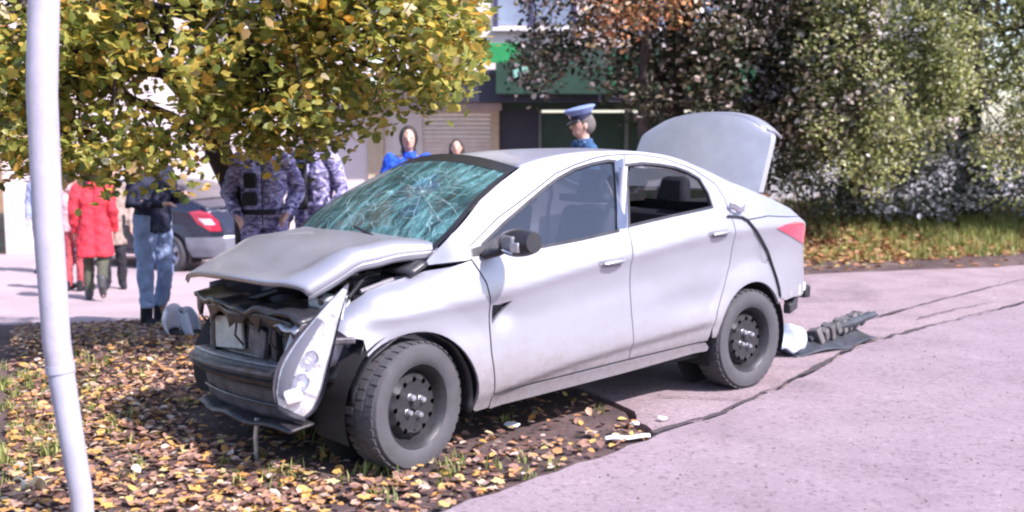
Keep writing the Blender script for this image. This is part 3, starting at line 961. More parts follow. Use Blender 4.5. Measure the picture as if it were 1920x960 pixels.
def wheel(parent, pos, steer, side, rimmat, alloy=False, name='wheel'):
    """tyre, pierced steel rim, lug nuts; axis along local y, outside at +y*side"""
    w = empty(name, pos, steer, parent)
    M = Matrix.Rotation(R(-90) * side, 3, 'X')         # lathe z -> outward
    hw = .095
    prof = [(.205, -.085), (.222, -.098), (.262, -.104), (.293, -.096), (.306, -.072), (.3095, -.03), (.3095, .03), (.306, .072), (.293, .096), (.262, .104), (.222, .098), (.205, .085), (.198, .06), (.198, -.06)]
    t = MB().lathe(prof, 56, M, close=True)
    tyre = t.build('tyre', RUBBER, w, 30)
    # tread blocks
    tb = MB()
    for k in range(40):
        a = 2 * math.pi * k / 40
        for off in (-.062, .0, .062):
            c = Vector((.3088 * math.cos(a + off), .3088 * math.sin(a + off), off))
            tb.box(M @ c, (.006, .034, .045), M @ Matrix.Rotation(a + off, 3, 'Z'))
    tag(tb.build('tread', RUBBER, w), kind='stuff')
    if alloy:
        m = MB().lathe([(.205, .075), (.19, .088), (.18, .05), (.17, -.05)], 40, M)
        for k in range(5):
            for s in (-.16, .16):
                a = 2 * math.pi * k / 5
                p0 = M @ Vector((.03 * math.cos(a), .03 * math.sin(a), .06)); p1 = M @ Vector((.185 * math.cos(a + s), .185 * math.sin(a + s), .07))
                m.tube([p0, p1], [.022, .016], 6)
        m.lathe([(.001, .075), (.035, .075), (.04, .05)], 20, M)
        m.build('rim', rimmat, w)
        MB().lathe([(.001, -.02), (.175, -.02)], 24, M).build('brake_disc', RAWMETAL, w)
        return w
    circ = lambda r, n, cx=0, cy=0: [(cx + r*math.cos(2*math.pi*i/n), cy + r*math.sin(2*math.pi*i/n)) for i in range(n)]
    holes = [circ(.0135, 10, .128*math.cos(a), .128*math.sin(a)) for a in [2*math.pi*k/12 for k in range(12)]]
    co, tri, _ = fill2d(circ(.165, 60), .03, holes, grid=False)
    zp = pchip([0, .05, .07, .10, .128, .15, .165], [.058, .062, .052, .054, .062, .052, .018])
    V = [M @ Vector((x, y, zp(math.hypot(x, y)))) for x, y in co]
    m = MB().add(V, tri)
    m.lathe([(.165, .018), (.172, .028), (.182, .058), (.194, .078), (.204, .088), (.208, .086), (.203, .078), (.192, .06)], 56, M)
    m.build('rim', rimmat, w, 35)
    MB().lathe([(.001, -.012), (.155, -.012), (.16, -.05)], 32, M).build('brake_drum', DARKIN, w)
    h = MB().lathe([(.0005, .080), (.022, .078), (.027, .07), (.028, .05)], 20, M)
    h.build('hub', rimmat, w)
    for k in range(4):
        a = math.pi / 2 * k + .5
        l = MB().lathe([(.0005, .084), (.011, .083), (.015, .076), (.017, .056), (.022, .052)], 8, M)
        c = M @ Vector((.052 * math.cos(a), .052 * math.sin(a), .004))
        l.v = [(p[0] + c[0], p[1] + c[1], p[2] + c[2]) for p in l.v]
        l.build('lug_nut', LUG, w)
    return w


SEAM_B = [(1.06, .325), (1.09, .6), (1.10, .86), (1.083, 1.06), (1.0, 1.25), (.915, 1.468)]
FD = [(2.07, .285), (2.095, .5), (2.105, .75), (2.13, .86), (2.19, .975), (2.176, 1.041), (1.962, 1.162), (1.775, 1.242), (1.474, 1.374), (1.30, 1.42), (1.146, 1.452), (1.03, 1.464)] + SEAM_B[::-1]
FW = [(2.12, 1.012), (2.10, 1.04), (1.933, 1.132), (1.758, 1.217), (1.60, 1.292), (1.477, 1.343), (1.33, 1.39), (1.186, 1.417), (1.056, 1.433), (1.01, 1.429), (1.10, 1.22), (1.165, 1.060), (1.45, 1.032), (1.757, 1.009)]
RD = SEAM_B + [(.76, 1.462), (.62, 1.442), (.40, 1.372), (.25, 1.285), (.205, 1.20), (.195, 1.10), (.175, .98), (.205, .80), (.27, .66), (.335, .53), (.37, .42), (.385, .345)]
RW = [(1.066, 1.082), (1.01, 1.22), (.925, 1.406), (.80, 1.414), (.657, 1.402), (.55, 1.384), (.461, 1.356), (.385, 1.315), (.352, 1.232), (.352, 1.155), (.70, 1.122)]
TOPL = [(2.40, .945), (2.256, 1.097), (2.035, 1.255), (1.87, 1.34), (1.702, 1.413), (1.556, 1.447), (1.40, 1.469), (1.267, 1.482), (1.10, 1.488), (.94, 1.488), (.78, 1.482), (.62, 1.464), (.46, 1.428), (.317, 1.380), (.117, 1.302), (-.104, 1.235), (-.363, 1.160), (-.577, 1.095), (-.66, 1.04)]
DOORTOP = [(.37, .42), (.335, .53), (.27, .66), (.205, .80), (.175, .98), (.195, 1.10), (.205, 1.20), (.25, 1.285), (.40, 1.372), (.62, 1.442), (.76, 1.462), (.915, 1.468), (1.03, 1.464), (1.146, 1.452), (1.30, 1.42), (1.474, 1.374), (1.775, 1.242), (1.962, 1.162), (2.176, 1.041), (2.19, .975)]
ARCH_R = arc(-.03, .31, .357, 150, 8, 20)
ARCH_F = arc(2.545, .295, .36, 47, 192, 20)
TORN = [(.05, 1.06), (-.03, .99), (-.12, .92), (-.197, .846), (-.25, .76), (-.296, .671), (-.325, .60)]
QUARTER = TOPL + [(-.45, 1.05), (-.2, 1.07)] + TORN + [(-.345, .53)] + ARCH_R + [(.36, .36)] + DOORTOP
CORNER = [(.035, 1.059), (-.2, 1.0695), (-.45, 1.0495), (-.66, 1.0395), (-.78, .99), (-.88, .90), (-.935, .80), (-.96, .70), (-.95, .61), (-.90, .52), (-.74, .495), (-.58, .51), (-.44, .505), (-.37, .53)] + [(x - .012, z - .004) for x, z in TORN[::-1]]
FENDER = [(2.17, .205), (2.075, .21), (2.073, .285), (2.098, .5), (2.108, .75), (2.133, .86), (2.194, .972), (2.30, .945), (2.45, .92), (2.62, .887), (2.72, .86), (2.80, .81), (2.87, .75), (2.905, .695), (2.865, .655), (2.80, .64)] + ARCH_F
SILL = [(2.07, .275), (1.06, .315), (.39, .338), (.35, .30), (.36, .275), (1.06, .235), (2.06, .195)]
TAIL = [(-.288, .987), (-.42, 1.012), (-.55, 1.018), (-.66, 1.008), (-.78, .955), (-.88, .86), (-.90, .815), (-.80, .835), (-.62, .885), (-.45, .935)]
TX = pchip([p[1] for p in TOPL[:5]], [p[0] for p in TOPL[:5]])
TZ = pchip([p[0] for p in TOPL[::-1]], [p[1] for p in TOPL[::-1]])


def roof_fn(x0, x1, crown=.028):
    def f(u, v):
        x = x0 + (x1 - x0) * u
        z = TZ(x); yr = Yf(x, z) - .001; s = 2 * v - 1
        bow = .05 * (1 - s * s) if u < .001 else .05 * (1 - s * s) * max(0, 1 - u * 5)
        return (x + bow * .6, s * yr, z - .001 - TILT * (1 - s) / 2 + crown * (1 - abs(s) ** 2.4))
    return f


def screen_fn(pts, bulge, inset=.006):
    """window between the two sides: pts = (x, z) along the pillar from bottom to top"""
    L = pts
    cum = [0]
    for a, b in zip(L, L[1:]): cum.append(cum[-1] + math.dist(a, b))
    fx = pchip([c / cum[-1] for c in cum], [p[0] for p in L]); fz = pchip([c / cum[-1] for c in cum], [p[1] for p in L])
    d = Vector((L[-1][0] - L[0][0], L[-1][1] - L[0][1])).normalized()
    nx, nz = (d.y, -d.x) if bulge > 0 else (-d.y, d.x)
    bulge = abs(bulge)

    def f(u, v):
        x, z = fx(u), fz(u); y = Yf(x, z) - inset; s = 2 * v - 1
        b = bulge * (1 - s * s)
        return (x + nx * b, s * y, z + nz * b - TILT * (1 - s) / 2)
    return f


def seat(parent, x, y, mat, back_h=.62, rear=False, wid=.5):
    s = empty('seat', (0, 0, 0), 0, parent)
    m = MB().tube([(x + .28, y - wid*.42, .50), (x + .28, y + wid*.42, .50)], .09, 10).tube([(x, y - wid*.42, .49), (x, y + wid*.42, .49)], .09, 10).box((x + .14, y, .5), (.36, wid, .16))
    m.build('cushion', mat, s, bevel=.03)
    b = MB().box((x - .13, y, .55 + back_h/2), (.13, wid * .94, back_h), Matrix.Rotation(R(-14), 3, 'Y'), taper=(.8, .86))
    b.build('backrest', mat, s, bevel=.045)
    for yy in ([y] if not rear else [y - .32, y + .32]):
        MB().box((x - .235, yy, .55 + back_h + .11), (.10, .25, .19), Matrix.Rotation(R(-10), 3, 'Y'), taper=(.8, .8)).build('headrest', mat, s, bevel=.035)
    return s


FABRIC = pm('dark seat fabric', (.022, .024, .035), .85, var=.3, bmp=.3, bscale=90)
TRIM = pm('grey cabin trim', (.30, .30, .34), .7)
# ------------------------------------------------------------------ the wrecked silver sedan
SILVER = paint_mat('silver paint', (.375, .38, .425), .64, .40, dirt_top=.57)
wreck = tag(empty('wrecked_sedan', (CX, CY, 0), CR), 'silver sedan with crushed nose, cracked windscreen and open boot lid', 'car')
GLASS = glass_mat('side glass', (.03, .042, .065), .52)
GLASS_R = glass_mat('rear glass', (.02, .03, .04), .55)

for sd in (1, -1):
    if sd == 1:
        d = panel('door', FD, sd, wreck, SILVER, holes=[FW, [(2.088, .742), (2.04, .738), (1.955, .752), (2.01, .70), (2.05, .672), (2.084, .645)]])
        tag(d, 'front door with a torn hole in its leading edge')
    else:
        d = panel('door', FD, sd, wreck, SILVER, holes=[FW], step=.06)
    dr = panel('door', RD, sd, wreck, SILVER, holes=[RW], step=.026 if sd == 1 else .06)
    panel('window', [(x, z) for x, z in shrink(FW, -.006)], sd, d, GLASS, off=-.012, thick=.003, step=.06, gap=0)
    if sd == -1: panel('window', [(x, z) for x, z in shrink(RW, -.006)], sd, dr, GLASS_R, off=-.012, thick=.003, step=.06, gap=0)
    st = .026 if sd == 1 else .06
    panel('quarter_panel', QUARTER, sd, wreck, SILVER, step=st)
    panel('rear_corner_panel', CORNER, sd, wreck, SILVER, step=st)
    panel('fender', FENDER, sd, wreck, SILVER, step=st if sd == 1 else .05)
    panel('sill', SILL, sd, wreck, SILVER, step=.04, off=-.004)
    panel('tail_lamp', TAIL, sd, wreck, pm('red tail lens', (.55, .03, .07), .12, coat=1.0), step=.04, off=.008, thick=.02)
    # black trim round the windows
    trim = PLASTIC
    panel('pillar_trim', [(1.172, 1.062), (1.105, 1.22), (1.012, 1.434), (.93, 1.452), (1.01, 1.25), (1.088, 1.066)], sd, d, pm('blue black pillar film', (.06, .08, .13), .28, coat=.8), off=.0035, thick=.006, step=.05)
    for W, dd in ((FW, d), (RW, dr)):
        o = shrink(W, -.011)
        panel('window_seal', o, sd, dd, PLASTIC, off=.0025, thick=.016, step=.04, holes=[shrink(W, .004)], gap=0)
    panel('mirror_sail', [(2.176, 1.03), (2.185, .985), (2.0, .992), (1.985, 1.085), (2.09, 1.045)], sd, d, PLASTIC, off=.004, thick=.008, step=.05)
    # handles
    for (hx, hz_, dd) in ((1.262, .897, d), (.345, 1.0, dr)):
        cup = panel('handle_recess_shade', [(hx - .105, hz_ - .010), (hx - .07, hz_ - .032), (hx + .06, hz_ - .034), (hx + .105, hz_ - .014), (hx + .095, hz_ + .012), (hx - .09, hz_ + .018)], sd, dd, pm('painted recess shade', (.16, .16, .19), .5), off=.002, thick=.004, step=.03)  # flat grey patch paints the shade of the hollow behind the handle
        g = MB()
        P = [(hx - .085, hz_ + .0), (hx - .05, hz_ + .002), (hx + .0, hz_ + .001), (hx + .05, hz_ - .002), (hx + .075, hz_ - .004)]
        g.tube([(x, sd * (Yf(x, z) + .010 + .020 * (1 - ((x - hx) / .1) ** 2)), z) for x, z in P], [.010, .015, .017, .015, .010], 10, flat=.7)
        g.build('door_handle', SILVER, dd)

# torn edge: rubber seal hanging along the rip behind the rear door
tp = [(.24, 1.092), (.17, 1.088), (.10, 1.08)] + TORN + [(-.335, .55)]
MB().tube([(x, Yf(x, z) + .010, z) for x, z in tp], .0075, 8).build('torn_seal', PLASTIC, wreck)
MB().tube([(x, Yf(x, z) + .012 + .03 * math.sin(k), z) for k, (x, z) in enumerate([(-.10, .93), (-.14, .87), (-.15, .82), (-.19, .79), (-.24, .80)])], .003, 6).build('loose_wire', PLASTIC, wreck)
# lifted flap of sheet metal by the rear window corner
sheet('torn_flap', lambda u, v: (.21 - .13*u, .80 + .035*math.sin(u*2.6) + .012*v, 1.125 + .045*v - .02*u + .01*math.sin(u*9)), 8, 4, SILVER, wreck, thick=.003)

# roof, windscreen, rear window
roof = sheet('roof', roof_fn(1.70, .42), 26, 24, SILVER, wreck, thick=.01)
WS = [(2.385, .962), (2.256, 1.094), (2.035, 1.252), (1.87, 1.338), (1.715, 1.408)]
wsf = screen_fn(WS, .075)


def ws2(u, v):
    x, y, z = wsf(u, v)
    return (x, y, z + .02 * u * u * (1 - (2*v - 1) ** 2))


m, nt, b = nodes_of('crazed glass with painted reflections')
vo = nt.nodes.new('ShaderNodeTexVoronoi'); vo.feature = 'DISTANCE_TO_EDGE'; vo.inputs['Scale'].default_value = 9
vo2 = nt.nodes.new('ShaderNodeTexVoronoi'); vo2.feature = 'DISTANCE_TO_EDGE'; vo2.inputs['Scale'].default_value = 30
tc = nt.nodes.new('ShaderNodeTexCoord'); mpn = nt.nodes.new('ShaderNodeMapping'); mpn.inputs['Scale'].default_value = (1, .75, 1.2)
nz1 = nt.nodes.new('ShaderNodeTexNoise'); nz1.inputs['Scale'].default_value = 6
mxv = nt.nodes.new('ShaderNodeMix'); mxv.data_type = 'RGBA'; mxv.inputs['Factor'].default_value = .16
nt.links.new(tc.outputs['Object'], mpn.inputs[0]); nt.links.new(mpn.outputs[0], mxv.inputs['A']); nt.links.new(mpn.outputs[0], nz1.inputs['Vector'])
nt.links.new(nz1.outputs['Color'], mxv.inputs['B'])
nt.links.new(mxv.outputs['Result'], vo.inputs['Vector']); nt.links.new(mxv.outputs['Result'], vo2.inputs['Vector'])
c1 = ramp(nt, vo.outputs['Distance'], [(0, (.75,)*3), (.025, (0, 0, 0))]); c2 = ramp(nt, vo2.outputs['Distance'], [(0, (.35,)*3), (.05, (0, 0, 0))])
dens = ramp(nt, noise(nt, 2.2, 5, .6, dist=1.2), [(.44, (.0,)*3), (.68, (.75,)*3)])
ml = nt.nodes.new('ShaderNodeMath'); ml.operation = 'MAXIMUM'; nt.links.new(c1, ml.inputs[0]); nt.links.new(c2, ml.inputs[1])
ml2 = nt.nodes.new('ShaderNodeMath'); ml2.operation = 'MULTIPLY'; nt.links.new(ml.outputs[0], ml2.inputs[0]); nt.links.new(dens, ml2.inputs[1])
cm = nt.nodes.new('ShaderNodeMix'); cm.data_type = 'RGBA'
nt.links.new(ml2.outputs[0], cm.inputs['Factor'])
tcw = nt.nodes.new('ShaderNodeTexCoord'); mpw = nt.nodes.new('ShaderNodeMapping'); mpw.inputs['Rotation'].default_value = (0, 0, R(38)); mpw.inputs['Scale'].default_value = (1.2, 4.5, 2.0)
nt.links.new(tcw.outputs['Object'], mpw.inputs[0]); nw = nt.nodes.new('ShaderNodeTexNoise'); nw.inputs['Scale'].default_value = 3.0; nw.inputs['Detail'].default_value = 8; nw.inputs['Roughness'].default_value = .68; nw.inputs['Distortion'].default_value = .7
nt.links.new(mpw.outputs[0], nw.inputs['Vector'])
refl_streaks = ramp(nt, nw.outputs[0], [(.36, (.008, .022, .024)), (.47, (.022, .07, .075)), (.56, (.06, .18, .185)), (.66, (.15, .35, .355)), (.76, (.42, .62, .60))])  # branch reflections painted into the teal as light and dark streaks
nt.links.new(refl_streaks, cm.inputs['A']); cm.inputs['B'].default_value = (.45, .72, .74, 1)
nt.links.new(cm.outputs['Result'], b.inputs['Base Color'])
b.inputs['Roughness'].default_value = .09
b.inputs['IOR'].default_value = 1.7
al = ramp(nt, ml2.outputs[0], [(0, (.88,)*3), (.5, (1, 1, 1))]); nt.links.new(al, b.inputs['Alpha'])
bn = nt.nodes.new('ShaderNodeMath'); bn.operation = 'ADD'; nt.links.new(ml2.outputs[0], bn.inputs[0]); nt.links.new(noise(nt, 7, 5, .7, dist=1.5), bn.inputs[1])
bump(nt, b, bn.outputs[0], .55, .02)
WSM = m


def ws_in(u, v): return .045 < u < .90 and .03 < v < .97


sheet('windscreen', lambda u, v: ws2(.03 + .88*u, .02 + .96*v), 26, 30, WSM, wreck)
sheet('windscreen_border', lambda u, v: tuple(Vector(ws2(u, v)) + Vector((.0025, 0, .0025))), 30, 40, PLASTIC, wreck, sel=lambda u, v: not ws_in(u, v))
ck = random.Random(12)
cV = []; cF = []


def crack(pts, w_):
    for (a0, b0), (a1, b1) in zip(pts, pts[1:]):
        if not (.05 < a0 < .9 and .04 < b0 < .96 and .05 < a1 < .9 and .04 < b1 < .96): continue
        p0 = Vector(ws2(a0, b0)) + Vector((.0035, 0, .0035)); p1 = Vector(ws2(a1, b1)) + Vector((.0035, 0, .0035))
        d_ = (p1 - p0); n_ = d_.cross(Vector((.55, 0, .83)))
        if n_.length < 1e-6: continue
        n_ = n_.normalized() * w_; i0 = len(cV)
        cV.extend([p0 - n_, p0 + n_, p1 + n_, p1 - n_]); cF.append((i0, i0 + 1, i0 + 2, i0 + 3))


for (u0, v0, nr, L0) in ((.52, .70, 26, .55), (.30, .34, 16, .35)):
    rays = []
    for i in range(nr):
        a_ = 2 * math.pi * i / nr + ck.uniform(-.1, .1); ln = L0 * ck.uniform(.5, 1.2); pl = []
        for j in range(8):
            t = j / 7; a_ += ck.uniform(-.09, .09); pl.append((u0 + ln * t * math.sin(a_), v0 + .62 * ln * t * math.cos(a_)))
        rays.append(pl); crack(pl, .0006)
    for j in (1, 2, 3, 4):
        for i in range(nr):
            if ck.random() < .3: crack([rays[i][j], rays[(i + 1) % nr][j]], .0006)
tag(MB().add(cV, cF).build('crack_lines', pm('white glass fracture', (.40, .55, .56), .3), wreck), kind='stuff')
sheet('rear_window', screen_fn([(-.30, 1.172), (-.104, 1.228), (.117, 1.295), (.30, 1.372), (.44, 1.418)], -.05), 10, 16, GLASS_R, wreck)
for k, (y0, x1, y1) in enumerate(((-.05, 2.28, -.56), (.52, 2.33, .02))):
    def wp(y, u): return Vector(ws2(u, .5 + y / 2 / .72)) + Vector((.018, 0, .016))
    MB().tube([wp(y0, .02), wp(y0 * .5 + y1 * .5, .07), wp(y1, .13)], [.011, .009, .006], 6).build('wiper', PLASTIC, wreck)
sheet('cowl', lambda u, v: (2.40 + .10*u + .05*(1 - (2*v-1)**2), (2*v - 1) * .72, .958 - .05*u + .02*(1-(2*v-1)**2)), 4, 12, PLASTIC, wreck, thick=.02)

# bonnet: sprung up at the back, buckled, its side edge bent down
HZ = pchip([0, .3, .62, .85, 1], [1.050, 1.030, .968, .912, .872])


def hood(u, v):
    s = 2 * v - 1
    x = 2.30 + .77 * u + .05 * (1 - s * s) * u - .04 * s * u * 0 - .115 * u * (s > .0) * s * s
    w = .665 - .13 * u ** 2
    y = s * w
    z = HZ(u) + .022 * (1 - s * s) - .004
    z += .016 * math.exp(-((u - .55 - .10 * s) / .10) ** 2)          # buckle across
    z -= .02 * math.exp(-((u - .74 - .1 * s) / .09) ** 2) * (1 - abs(s)) 
    z += .052 * math.exp(-((s - .86) / .16) ** 2) * math.sin(math.pi * min(1, u * 1.0)) + .012 * math.exp(-((s - .8) / .14) ** 2) * u      # ridge along the near side
    z += -.022 * math.exp(-((s + 1) / .2) ** 2) * u
    z += .006 * math.sin(7 * u + 3 * s)
    e = max(0, abs(s) - .93) / .07
    z -= .028 * e * e
    return (x, y, z)


bonnet = sheet('bonnet', hood, 34, 40, SILVER, wreck, thick=.006)
sheet('bonnet_edge', lambda u, v: tuple(Vector(hood(u, 1.0)) + Vector((0, -.012 * v, -.040 * v * (1 - .25*u)))), 24, 3, SILVER, bonnet, thick=.003)
sheet('bonnet_edge', lambda u, v: tuple(Vector(hood(1.0, u)) + Vector((-.012 * v, 0, -.018 * v))), 24, 3, SILVER, bonnet, thick=.003)
sheet('bonnet_lining', lambda u, v: tuple(Vector(hood(.03 + .94*u, .04 + .92*v)) + Vector((0, 0, -.03))), 12, 12, DARKIN, bonnet)

# boot lid standing open
lid = empty('boot_lid', (0, 0, 0), 0, wreck)
LZ = pchip([0, .5, .85, 1], [0, .285, .475, .545])


def lidf(u, v, o=0.0):
    s = 2 * v - 1
    hw = .60 - .03 * u - .16 * max(0, (u - .72) / .28) ** 2.2 * .45
    a = LZ(u) * (1 - .20 * abs(s) ** 3.6 * u ** 2)
    x = -.36 - .40 * a - .045 * (1 - s * s) * 0 - o
    z = 1.215 + .92 * a - .012 * s * s
    x += .05 * (1 - s * s) * (1 - .3*u)
    return (x, s * hw, z)


sheet('skin', lambda u, v: lidf(u, v), 18, 26, pm('boot lid grey', (.58, .585, .63), .45, .45, var=.10), lid)
sheet('liner', lambda u, v: lidf(.02 + .95*u, .02 + .96*v, .05), 10, 12, PLASTIC, lid)
sheet('rim_edge', lambda u, v: lidf(u, 1.0, .05 * v), 14, 2, SILVER, lid)
sheet('rim_edge', lambda u, v: lidf(u, 0.0, .05 * v), 14, 2, SILVER, lid)


def rearf(u, v):
    x, y, z = lidf(1.0, v)
    s = 2 * v - 1
    return (x - .26 * u - .01, y * (1 - .08 * u), z + .028 * math.sin(u * 3.0) * (1 - s*s*.6) - .05 * u * u)


sheet('number_panel', rearf, 8, 20, SILVER, lid, thick=.02)
for s in (-.48, .48):
    MB().tube([(-.33, s, 1.14), (-.40, s, 1.22), (-.46, s, 1.42)], .012, 8).build('hinge_arm', RAWMETAL, lid)

# rear end: panel, cut open low down, boot well
sheet('rear_panel', lambda u, v: (-.955 + .20 * abs(2*v-1) ** 2.5, (2*v - 1) * .62, .56 + .40 * u), 6, 16, SILVER, wreck, thick=.01)
MB().box((-.58, 0, .80), (.62, 1.16, .02)).box((-.28, 0, .95), (.02, 1.16, .36)).build('boot_well', DARKIN, wreck)
MB().box((-.90, 0, .505), (.07, 1.26, .085)).build('rear_crash_bar', PLASTIC, wreck, bevel=.012)
br = MB()
for (x, z, w_, h_) in ((-.47, .545, .15, .045), (-.66, .545, .10, .07), (-.80, .55, .09, .06)):
    br.box((x, Yf(x, .52) - .012, z), (w_, .022, h_), R(12))
tag(br.build('bumper_bracket', pm('pale bracket plastic', (.5, .5, .53), .5), wreck, bevel=.006), kind='stuff')
MB().box((-.66, .66, .435), (.26, .05, .07), R(25)).box((-.72, .62, .47), (.16, .07, .04), R(25)).build('bumper_carrier', PLASTIC, wreck, bevel=.01)

# floor, wheel housings, engine bay, cabin
MB().box((1.15, 0, .265), (2.3, 1.44, .07)).build('floor_pan', DARKIN, wreck)
for cx, cz in ((-.03, .31), (2.545, .295)):
    for sd in (1, -1):
        sheet('wheel_housing', lambda u, v, cx=cx, cz=cz, sd=sd: (cx + .385*math.cos(R(-20 + 220*u)), sd * (.50 + .285 * v), cz + .385*math.sin(R(-20 + 220*u))), 22, 2, DARKIN, wreck)
        MB().lathe([(.001, 0), (.37, 0)], 24, Matrix.Translation((cx, sd * .50, cz)) @ Matrix.Rotation(R(90), 4, 'X')).build('inner_wing', DARKIN, wreck)
sheet('wheel_arch_liner', lambda u, v: (2.545 + (.352 - .02*v)*math.cos(R(10 + 185*u)), .80 - .16*v, .295 + (.352 - .02*v)*math.sin(R(10 + 185*u)) + .004*math.sin(40*u)), 30, 4, PLASTIC, wreck, thick=.004)
MB().box((2.26, 0, .66), (.04, 1.40, .56)).build('firewall', DARKIN, wreck)
MB().box((2.62, 0, .42), (.62, .80, .34)).box((2.62, .08, .64), (.46, .52, .14)).build('engine', RAWMETAL, wreck, bevel=.03)
for sd in (1, -1):
    MB().lathe([(.001, .12), (.05, .12), (.075, .10), (.10, .05), (.11, -.12)], 20, Matrix.Translation((2.50, sd * .56, .76))).build('strut_tower', pm('silver inner metal', (.36, .36, .42), .45, .5), wreck)
    sheet('inner_apron', lambda u, v, sd=sd: (2.28 + .62*u, sd * (.66 - .05*u) , .50 + (.40 - .13*u)*v + .012*math.sin(9*u + 5*v)), 12, 6, pm('silver inner metal', (.36, .36, .42), .45, .5), wreck, thick=.004)
MB().box((2.56, .40, .80), (.24, .17, .17)).build('battery', PLASTIC, wreck, bevel=.008)
MB().box((2.52, .42, .895), (.06, .05, .02)).box((2.61, .37, .895), (.05, .05, .02)).build('battery_terminal', LUG, wreck, bevel=.006)
MB().box((2.80, .46, .72), (.12, .18, .20), R(15)).build('washer_tank', pm('milky tank plastic', (.55, .60, .62), .4), wreck, bevel=.02)
MB().box((2.36, .55, .90), (.12, .16, .09), R(8)).build('fuse_box', PLASTIC, wreck, bevel=.012)
for pts, r, mt in (([(2.5, .2, .84), (2.7, .35, .83), (2.84, .42, .86), (2.9, .55, .80)], .014, PLASTIC), ([(2.35, .35, .92), (2.5, .5, .93), (2.66, .55, .90), (2.78, .60, .82)], .009, PLASTIC),
                   ([(2.75, .5, .84), (2.82, .62, .80), (2.86, .66, .73)], .012, LUG), ([(2.4, .60, .90), (2.55, .60, .88), (2.7, .58, .84)], .012, pm('grey hose', (.2, .19, .21), .5)), ([(2.62, .1, .80), (2.85, .05, .80), (2.97, -.1, .74)], .02, PLASTIC)):
    MB().tube(pts, r, 8).build('hose', mt, wreck)

# crushed nose
def wob(x, y, z, a=.012, f=17):
    k = math.sin(3.1*f*y)*.3 + math.sin(f*.47*y + 1.7)*.7
    return (x + a*.45*(k + .5*math.sin(23*z + 5*y)), y, z + a*.35*math.sin(f*.7*y + 2))


fr = lambda y: 3.03 + .045 * (1 - (y / .6) ** 2) - .06 * max(0, -y / .6) ** 1.3          # plan curve of the nose
cr = random.Random(5)
JA = [[cr.uniform(-1, 1) for _ in range(24)] for _ in range(8)]


def jg(k, v, n=14):
    """angular random crumple along v"""
    q = v * n; i = int(min(q, n - 1)); t = q - i
    return JA[k][i] * (1 - t) + JA[k][i + 1] * t


sheet('radiator_support', lambda u, v: (fr(-.60 + 1.20*v) - .15 + .17*u + .012*jg(0, v)*u, -.60 + 1.20*v, .742 - .016*u + .012*jg(1, v, 8) + .016*jg(2, v)*u), 5, 42, PLASTIC, wreck, thick=.026, angle=14)
sheet('crushed_grille', lambda u, v: (fr(-.6 + 1.15*v) + .015 + .02*jg(3, v)*u - .02*u, -.58 + 1.12*v, .728 - u*(.06 + .045*jg(4, v, 18)) + .010*jg(1, v, 8)), 4, 54, PLASTIC, wreck, thick=.007, angle=14)
sheet('torn_grille_end', lambda u, v: (3.02 + .05*u, .40 + .20*v, .715 + .012*jg(5, v, 5) - .03*v*u - .02*u), 3, 10, ALU, wreck, thick=.006, angle=14)
for y, z0 in ((-.52, .68), (.02, .66), (.34, .67)):
    MB().tube([(fr(y) - .01, y, z0), (fr(y) + .01, y + .02, z0 - .06), (fr(y) - .02, y + .05, z0 - .11)], .006, 5).build('loose_wire', PLASTIC, wreck)
rad = MB().box((2.945, -.02, .535), (.045, .92, .36)).build('radiator', pm('dusty radiator', (.20, .19, .18), .6, .3, var=.5, scale=20, bmp=.8, bscale=120), wreck)
for i in range(9):
    sheet('cooling_fin', lambda u, v, i=i: (2.972 + .004*math.sin(20*v + i), -.46 + .86*v, .40 + .035*i + .007*u + .004*math.sin(9*v + i)), 1, 14, ALU if i % 3 else RAWMETAL, rad, thick=.012)
MB().box((2.995, -.20, .575), (.02, .30, .17), Matrix.Rotation(R(6), 3, 'X')).build('horn_plate', pm('pale dusty metal', (.5, .5, .46), .55, .2, var=.4), wreck, bevel=.006)
MB().box((2.998, .12, .57), (.03, .16, .15), Matrix.Rotation(R(-9), 3, 'X')).build('grille_bracket', RAWMETAL, wreck, bevel=.006)
for y in (-.36, .28, .42):
    MB().box((2.99, y, .57), (.035, .045, .32), Matrix.Rotation(R(8 * y), 3, 'X')).build('support_post', PLASTIC, wreck, bevel=.006)


def beam(z0, z1, dx=0.0, jag=0.0):
    def f(u, v):
        y = -.60 + 1.20 * v
        prof = .028 * math.sin(math.pi * u) + .022 * (1 if .30 < u < .42 or .62 < u < .74 else 0)
        return wob(fr(y) + .03 + dx + prof, y, z0 + (z1 - z0) * u + .075 * v, .007, 8)
    return f


sheet('bumper_beam', beam(.335, .442), 14, 40, pm('dark scuffed beam', (.05, .048, .058), .45, .4, var=.7, scale=10, dark=(.09, .075, .07), bmp=.6, bscale=25), wreck, thick=.01)
sheet('beam_lip', lambda u, v: wob(fr(-.6 + 1.2*v) + .03 - .08*u, -.6 + 1.2*v, .444 + .075*v, .007, 8), 3, 30, ALU, wreck, thick=.006)
sheet('lower_grille', lambda u, v: wob(fr(-.55 + 1.12*v) - .01 - .03*u, -.53 + 1.08*v, .345 - .16*u + .06*v, .008, 12), 8, 30, pm('dusty dark plastic', (.065, .065, .08), .65, var=.7, scale=9, bmp=.6), wreck, thick=.012)
for i in (0, 2):
    MB().tube([wob(fr(y) + .012 - .008*i, y, .335 - .04*i + .055*(y + .5), .006, 12) for y in np.linspace(-.5, .5, 12)], .0065, 6).build('grille_bar', PLASTIC, wreck)
sheet('lower_lip', lambda u, v: wob(fr(-.52 + 1.1*v) - .10 + .15*u, -.50 + 1.05*v, .185 - .02*u + .045*v + .008*math.sin(17*v), .012, 13), 4, 34, pm('dark scuffed beam', (.05, .048, .058), .45, .4), wreck, thick=.012)
